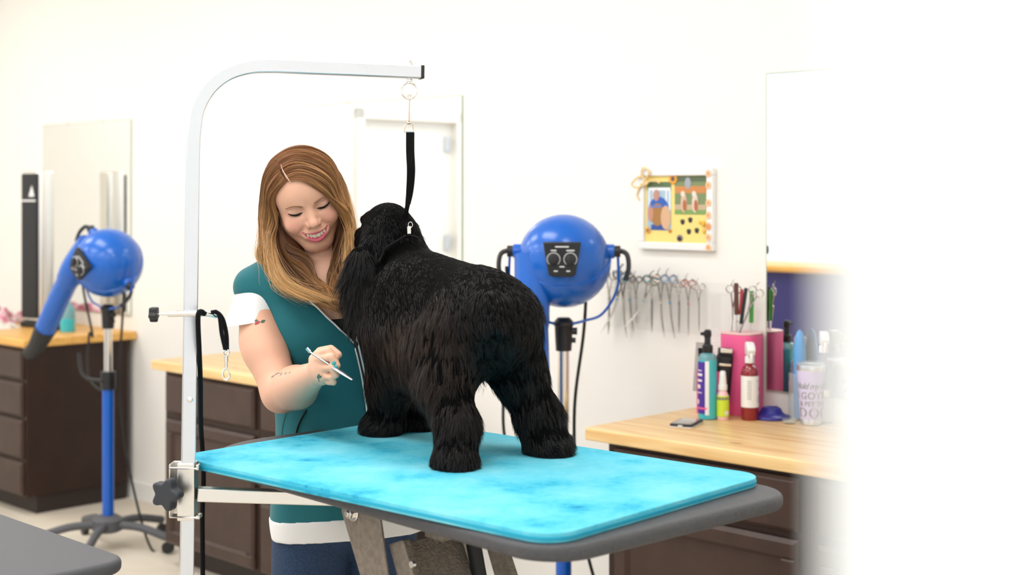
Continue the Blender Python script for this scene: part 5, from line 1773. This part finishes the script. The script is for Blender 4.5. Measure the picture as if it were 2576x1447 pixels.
decal('tattoo', [leaf(655, 812, 668, 806, 4), leaf(640, 808, 650, 806, 3)], M['inkg'])
decal('tattoo', [leaf(641, 818, 650, 808, 4), leaf(645, 816, 655, 808, 3)], M['inkr'])
decal('tattoo', [leaf(596, 822, 607, 842, 5), leaf(600, 825, 609, 832, 3)], M['inkg'])
decal('tattoo', [leaf(800, 955, 803, 940, 4), leaf(805, 952, 809, 944, 2.5), leaf(802, 962, 803, 952, 1.2)], M['inkg'])
decal('tattoo', [leaf(682, 951, 690, 944, 1.5), leaf(690, 945, 702, 937, 1.0), leaf(704, 946, 711, 937, 1.2), leaf(715, 943, 722, 936, 1.2), leaf(700, 941, 706, 938, 1), leaf(726, 940, 732, 935, .9)], M['inkb'])

# ------------------------------------------------------------------ hair
def hairbase_f(p):
    q = w2h(p)
    d = ell(q, (0, .028, -.080), (.0765, .0775, .088))
    cut = ell(q, (0.004, -.028, .020), (.0655, .097, .088))
    d = ssub(d, cut, .012)
    c = cap(p, h2w((0, -.01, -.135)), Pn(800, 680, 3.24), .066, .055)
    c = smin(c, cap(p, h2w((-.066, -.005, -.10)), Pn(690, 640, 3.14), .022, .026), .03)
    c = smin(c, cap(p, Pn(690, 640, 3.14), Pn(735, 715, 3.09), .026, .020), .02)
    c = smin(c, cap(p, h2w((.066, -.005, -.105)), Pn(880, 640, 3.15), .022, .026), .03)
    c = smin(c, cap(p, Pn(880, 640, 3.15), Pn(868, 715, 3.10), .024, .018), .02)
    d = smin(d, c, .02)
    d = smin(d, cap(p, Pn(712, 600, 3.15), Pn(764, 690, 3.11), .030, .024), .02)
    d = smin(d, cap(p, Pn(862, 610, 3.17), Pn(850, 700, 3.12), .022, .018), .02)
    return ssub(d, ell(q, (0, -.035, -.005), (.064, .085, .075)), .006)


HV, HQ = nets(hairbase_f, (-.62, 2.95, 1.36), (-.24, 3.36, 1.78), .0032)
hair = np_mesh('hair', HV, HQ, M['hairb'], person)

GL = [[(721, 453, 3.03), (699, 464, 3.02), (672, 500, 3.04), (664, 535, 3.06), (673, 578, 3.08), (683, 620, 3.07), (702, 675, 3.05), (738, 718, 3.03), (798, 742, 3.015), (842, 757, 3.01)],
      [(709, 440, 3.04), (685, 460, 3.04), (665, 500, 3.07), (660, 545, 3.10), (665, 590, 3.11), (678, 635, 3.09), (690, 688, 3.06), (716, 722, 3.04), (762, 744, 3.02), (800, 758, 3.015)],
      [(697, 405, 3.07), (672, 428, 3.08), (657, 470, 3.10), (656, 520, 3.13), (660, 570, 3.13), (666, 620, 3.12), (676, 665, 3.10), (694, 702, 3.07), (718, 726, 3.05), (748, 738, 3.04)],
      [(700, 377, 3.14), (672, 392, 3.15), (652, 430, 3.17), (649, 480, 3.18), (654, 530, 3.18), (661, 580, 3.17), (668, 625, 3.15), (677, 662, 3.12), (688, 692, 3.10), (702, 710, 3.09)]]
GR = [[(721, 453, 3.02), (746, 446, 3.0), (790, 454, 3.0), (832, 474, 3.02), (862, 496, 3.05), (872, 525, 3.08), (876, 560, 3.11), (877, 600, 3.12), (874, 640, 3.10), (869, 685, 3.09), (858, 722, 3.07), (846, 755, 3.05)],
      [(712, 440, 3.03), (745, 422, 3.02), (793, 430, 3.02), (838, 458, 3.04), (866, 498, 3.07), (874, 538, 3.10), (880, 578, 3.11), (884, 617, 3.09), (891, 652, 3.09), (886, 692, 3.08), (871, 727, 3.07), (856, 752, 3.06)],
      [(697, 405, 3.07), (740, 386, 3.07), (790, 395, 3.07), (830, 425, 3.09), (856, 470, 3.11), (869, 515, 3.12), (879, 560, 3.12), (892, 602, 3.12), (901, 642, 3.11), (897, 682, 3.10), (884, 716, 3.09), (870, 740, 3.08)],
      [(700, 377, 3.14), (740, 366, 3.14), (785, 371, 3.15), (817, 391, 3.16), (840, 430, 3.17), (857, 480, 3.17), (870, 530, 3.16), (884, 575, 3.15), (899, 612, 3.13), (904, 650, 3.12), (897, 688, 3.11), (888, 714, 3.10)]]
GI = [[(702, 565, 3.12), (722, 618, 3.13), (756, 662, 3.12), (794, 698, 3.09), (826, 726, 3.06), (852, 750, 3.04), (866, 770, 3.03)],
      [(695, 585, 3.12), (706, 638, 3.11), (730, 688, 3.09), (768, 722, 3.06), (815, 748, 3.04), (845, 768, 3.03), (862, 780, 3.02)],
      [(690, 610, 3.11), (700, 660, 3.09), (722, 702, 3.07), (760, 733, 3.04), (800, 754, 3.02), (830, 768, 3.015), (850, 778, 3.01)]]
GJ = [[(858, 560, 3.13), (850, 612, 3.13), (838, 658, 3.12), (834, 700, 3.09), (842, 740, 3.06), (856, 774, 3.04)],
      [(872, 580, 3.13), (874, 630, 3.12), (868, 675, 3.10), (858, 715, 3.08), (856, 748, 3.06), (862, 775, 3.04)],
      [(880, 600, 3.12), (886, 645, 3.11), (880, 690, 3.09), (868, 725, 3.08), (864, 752, 3.06), (868, 775, 3.05)]]


def lie_f(p): return np.minimum(hairbase_f(p), head_f(w2h(p)) - .001)


def catm(a, b, c, d, t): return .5 * ((2 * b) + (-a + c) * t + (2 * a - 5 * b + 4 * c - d) * t * t + (-a + 3 * b - 3 * c + d) * t ** 3)


def tresses(name, G, n, K, locks, wave, proj, seed, root, tip_, thick=.007, w0=.00062, spread=.10, par=None):
    rg = np.random.default_rng(seed)
    g = np.array([[Pn(*x) for x in row] for row in G])            # rows, cols, 3
    nr_, nc = g.shape[:2]
    lock = rg.integers(0, locks, n); lv = rg.random(locks) * (nr_ - 1)
    v0 = rg.random(n) * (nr_ - 1)
    lv_ = lv[lock]
    near = np.argmin(np.abs(v0[:, None] - np.sort(lv)[None]), 1); lv_ = np.sort(lv)[near]; lock = near
    gp = np.concatenate([2 * g[:1] - g[1:2], g, 2 * g[-1:] - g[-2:-1]], 0)
    gp = np.concatenate([2 * gp[:, :1] - gp[:, 1:2], gp, 2 * gp[:, -1:] - gp[:, -2:-1]], 1)
    s = np.linspace(0, 1, K)
    endv = rg.uniform(.82, 1.0, n)
    out = np.zeros((n, K, 3))
    for k in range(K):
        cl_ = np.clip(s[k] * 1.6 - .1, 0, .88)
        v = np.clip(v0 * (1 - cl_) + (lv_ + rg_n(rg, n, k, seed) * 0 + (v0 - lv_) * .12) * cl_, 0, nr_ - 1 - 1e-6)
        u_ = s[k] * endv * (nc - 1); j = np.minimum(u_.astype(int), nc - 2); tu = (u_ - j)[:, None]
        i = np.minimum(v.astype(int), nr_ - 2); tv = (v - i)[:, None]
        rows = []
        for a in range(4):
            rows.append(catm(gp[i + a, j], gp[i + a, j + 1], gp[i + a, j + 2], gp[i + a, j + 3], tu))
        out[:, k] = catm(*rows, tv)
    # lie on the head while on the head, never inside the base
    for k in range(K):
        p = out[:, k]; d = lie_f(p); nn = grad(lie_f, p, .002)
        w_ = np.clip(1 - (s[k] - proj) / .12, 0, 1)
        tgt = .0015 + rg.random(n) * 0
        mv = np.where(d < tgt, tgt - d, (tgt - d) * w_)
        out[:, k] = p + nn * mv[:, None]
    for _ in range(3): out[:, 1:-1] = (out[:, :-2] + 2 * out[:, 1:-1] + out[:, 2:]) / 4
    ph = rg.uniform(0, 2 * PI, locks)[lock] + rg.normal(0, .25, n)
    am = wave * rg.uniform(.4, 1.3, locks)[lock]
    th = rg.random(n) ** 1.5 * thick
    lo2 = rg.normal(0, .0018, (locks, 3))[lock]
    fine = rg.normal(0, .0011, (n, 3)); stray = (rg.random(n) < .05)[:, None] * rg.normal(0, .010, (n, 3))
    for k in range(K):
        e = np.clip((s[k] - .42) / .4, 0, 1)
        nn = grad(hairbase_f, out[:, k], .003)
        nn[:, 1] -= .5 * e
        arch = math.sin(PI * min(s[k] * 1.4, 1)) if s[k] < .72 else .1
        out[:, k] += nn * (th * (.25 + .75 * arch))[:, None]
        wv = np.sin(s[k] * 13 + ph) * am * e
        out[:, k, 0] += wv; out[:, k, 1] += np.cos(s[k] * 13 + ph) * am * .8 * e
        out[:, k] += lo2 * min(1, s[k] * 3) + fine * (.4 + e) + stray * s[k] ** 2 + nn * .0006
    V_, Q_ = strands(out, np.full(n, w0) * rg.uniform(.7, 1.3, n), ([0, .7, 1], [1, 1, .3]), rg)
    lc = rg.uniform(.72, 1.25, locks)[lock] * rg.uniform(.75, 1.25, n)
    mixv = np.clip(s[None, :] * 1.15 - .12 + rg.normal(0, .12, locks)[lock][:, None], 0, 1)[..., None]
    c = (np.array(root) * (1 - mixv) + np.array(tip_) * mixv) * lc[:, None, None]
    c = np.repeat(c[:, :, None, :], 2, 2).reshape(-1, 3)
    return np_mesh(name, V_, Q_, M['hair'], par or hair, col=c).name


def rg_n(*a): return 0.


M['scalp'] = mat('scalp', (.70, .42, .32), .6)
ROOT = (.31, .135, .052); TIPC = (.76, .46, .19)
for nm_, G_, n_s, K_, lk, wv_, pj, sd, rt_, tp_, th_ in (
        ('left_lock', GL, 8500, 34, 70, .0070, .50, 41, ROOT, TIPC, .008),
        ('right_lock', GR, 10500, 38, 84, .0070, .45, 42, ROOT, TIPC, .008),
        ('inner_lock', GI, 4200, 26, 22, .0080, .0, 43, (.16, .065, .025), (.46, .23, .085), .008),  # both inner locks coloured darker to paint in the shaded hair interior
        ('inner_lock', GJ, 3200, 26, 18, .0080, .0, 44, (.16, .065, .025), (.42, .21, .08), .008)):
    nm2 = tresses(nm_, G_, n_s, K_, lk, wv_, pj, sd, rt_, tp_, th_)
    bpy.data.objects[nm2].matrix_parent_inverse = Matrix.Identity(4)
# pale scalp line at the parting
pp_ = np.array(spline([tuple(P(*x)) for x in [(723, 456, 3.0), (711, 442, 3.0), (701, 424, 3.02), (695, 402, 3.04)]], 24))
for _ in range(6):
    pp_ += grad(lie_f, pp_, .002) * (.0055 - lie_f(pp_))[:, None]
po = obj('parting', sweep([tuple(x) for x in pp_], circ(.0022, 8, 1, .8), scale=[.9 - .7 * abs(k / 12 - 1) for k in range(25)]), M['scalp'], hair)
po.matrix_parent_inverse = Matrix.Identity(4)
# twisted side strands pulled back over each ear
for pts_, rr_ in (([(655, 430, 3.14), (650, 462, 3.15), (652, 500, 3.17), (655, 540, 3.19)], .0045), ([(800, 378, 3.13), (822, 392, 3.15), (832, 415, 3.18)], .0045)):
    ce_ = np.array(spline([tuple(P(*x)) for x in pts_], 40))
    for _ in range(3):
        dd_ = lie_f(ce_); ce_ += grad(lie_f, ce_, .002) * (.003 - dd_)[:, None]
    n = 420; rg = np.random.default_rng(5); ph = rg.integers(0, 2, n) * PI + rg.normal(0, .5, n)
    ps = np.zeros((n, 41, 3)); tn = np.gradient(ce_, axis=0); tn /= np.linalg.norm(tn, axis=1)[:, None]
    s1 = np.cross(tn, [0, 1., 0]); s1 /= np.linalg.norm(s1, axis=1)[:, None]; s2 = np.cross(tn, s1)
    rad = rr_ * rg.uniform(.7, 1.1, n)
    for k in range(41):
        a = ph + k * .42
        cx2, cy2 = np.cos(ph * 0 + k * .42 + np.round((ph) / PI) * PI), np.sin(k * .42 + np.round(ph / PI) * PI)
        ps[:, k] = ce_[k] + s1[k] * (cx2 * rr_ * .55 + np.cos(ph * 7) * rad * .55)[:, None] + s2[k] * (cy2 * rr_ * .55 + np.sin(ph * 7) * rad * .55)[:, None]
    V_, Q_ = strands(ps, np.full(n, .0009), ([0, 1], [1, .6]), rg)
    cc = np.repeat((np.array([.30, .14, .05]) * rg.uniform(.6, 1.4, (n, 1)))[:, None, :], 82, 1).reshape(-1, 3)
    np_mesh('hair_twist', V_, Q_, M['hair'], hair, col=cc).matrix_parent_inverse = Matrix.Identity(4)

# ================================================================== CAMERA AND LIGHT
cam_d = bpy.data.cameras.new('camera')
cam = bpy.data.objects.new('camera', cam_d); COL.objects.link(cam)
cam.location = (0, 0, EYE); cam.rotation_euler = (PI / 2, 0, 0)
cam_d.sensor_width = 36; cam_d.lens = F / 2576 * 36
cam_d.shift_y = -(723.5 - HY) / 2576
cam_d.clip_start = .02
cam_d.dof.use_dof = True; cam_d.dof.focus_distance = 2.93; cam_d.dof.aperture_fstop = 3.6
SC.camera = cam

w = bpy.data.worlds.new('daylight'); SC.world = w; w.use_nodes = True
bg = w.node_tree.nodes['Background']; bg.inputs[0].default_value = (.93, .97, 1.0, 1); bg.inputs[1].default_value = 1.7


def area(name, loc, rot, sx, sy, power, col=(1, 1, 1)):
    l = bpy.data.lights.new(name, 'AREA'); l.shape = 'RECTANGLE'; l.size = sx; l.size_y = sy; l.energy = power; l.color = col
    o = bpy.data.objects.new(name, l); COL.objects.link(o); o.location = loc; o.rotation_euler = rot
    return o


vs = SC.view_settings
vs.view_transform = 'Standard'; vs.look = 'None'; vs.gamma = 1.0; vs.use_curve_mapping = False
vs.exposure = -0.38
SC.cycles.use_denoising = True
SC.cycles.max_bounces = 8
SC.cycles.diffuse_bounces = 4
SC.cycles.transparent_max_bounces = 12
SC.cycles.sample_clamp_indirect = 8
SC.cycles.caustics_reflective = False
SC.cycles.caustics_refractive = False
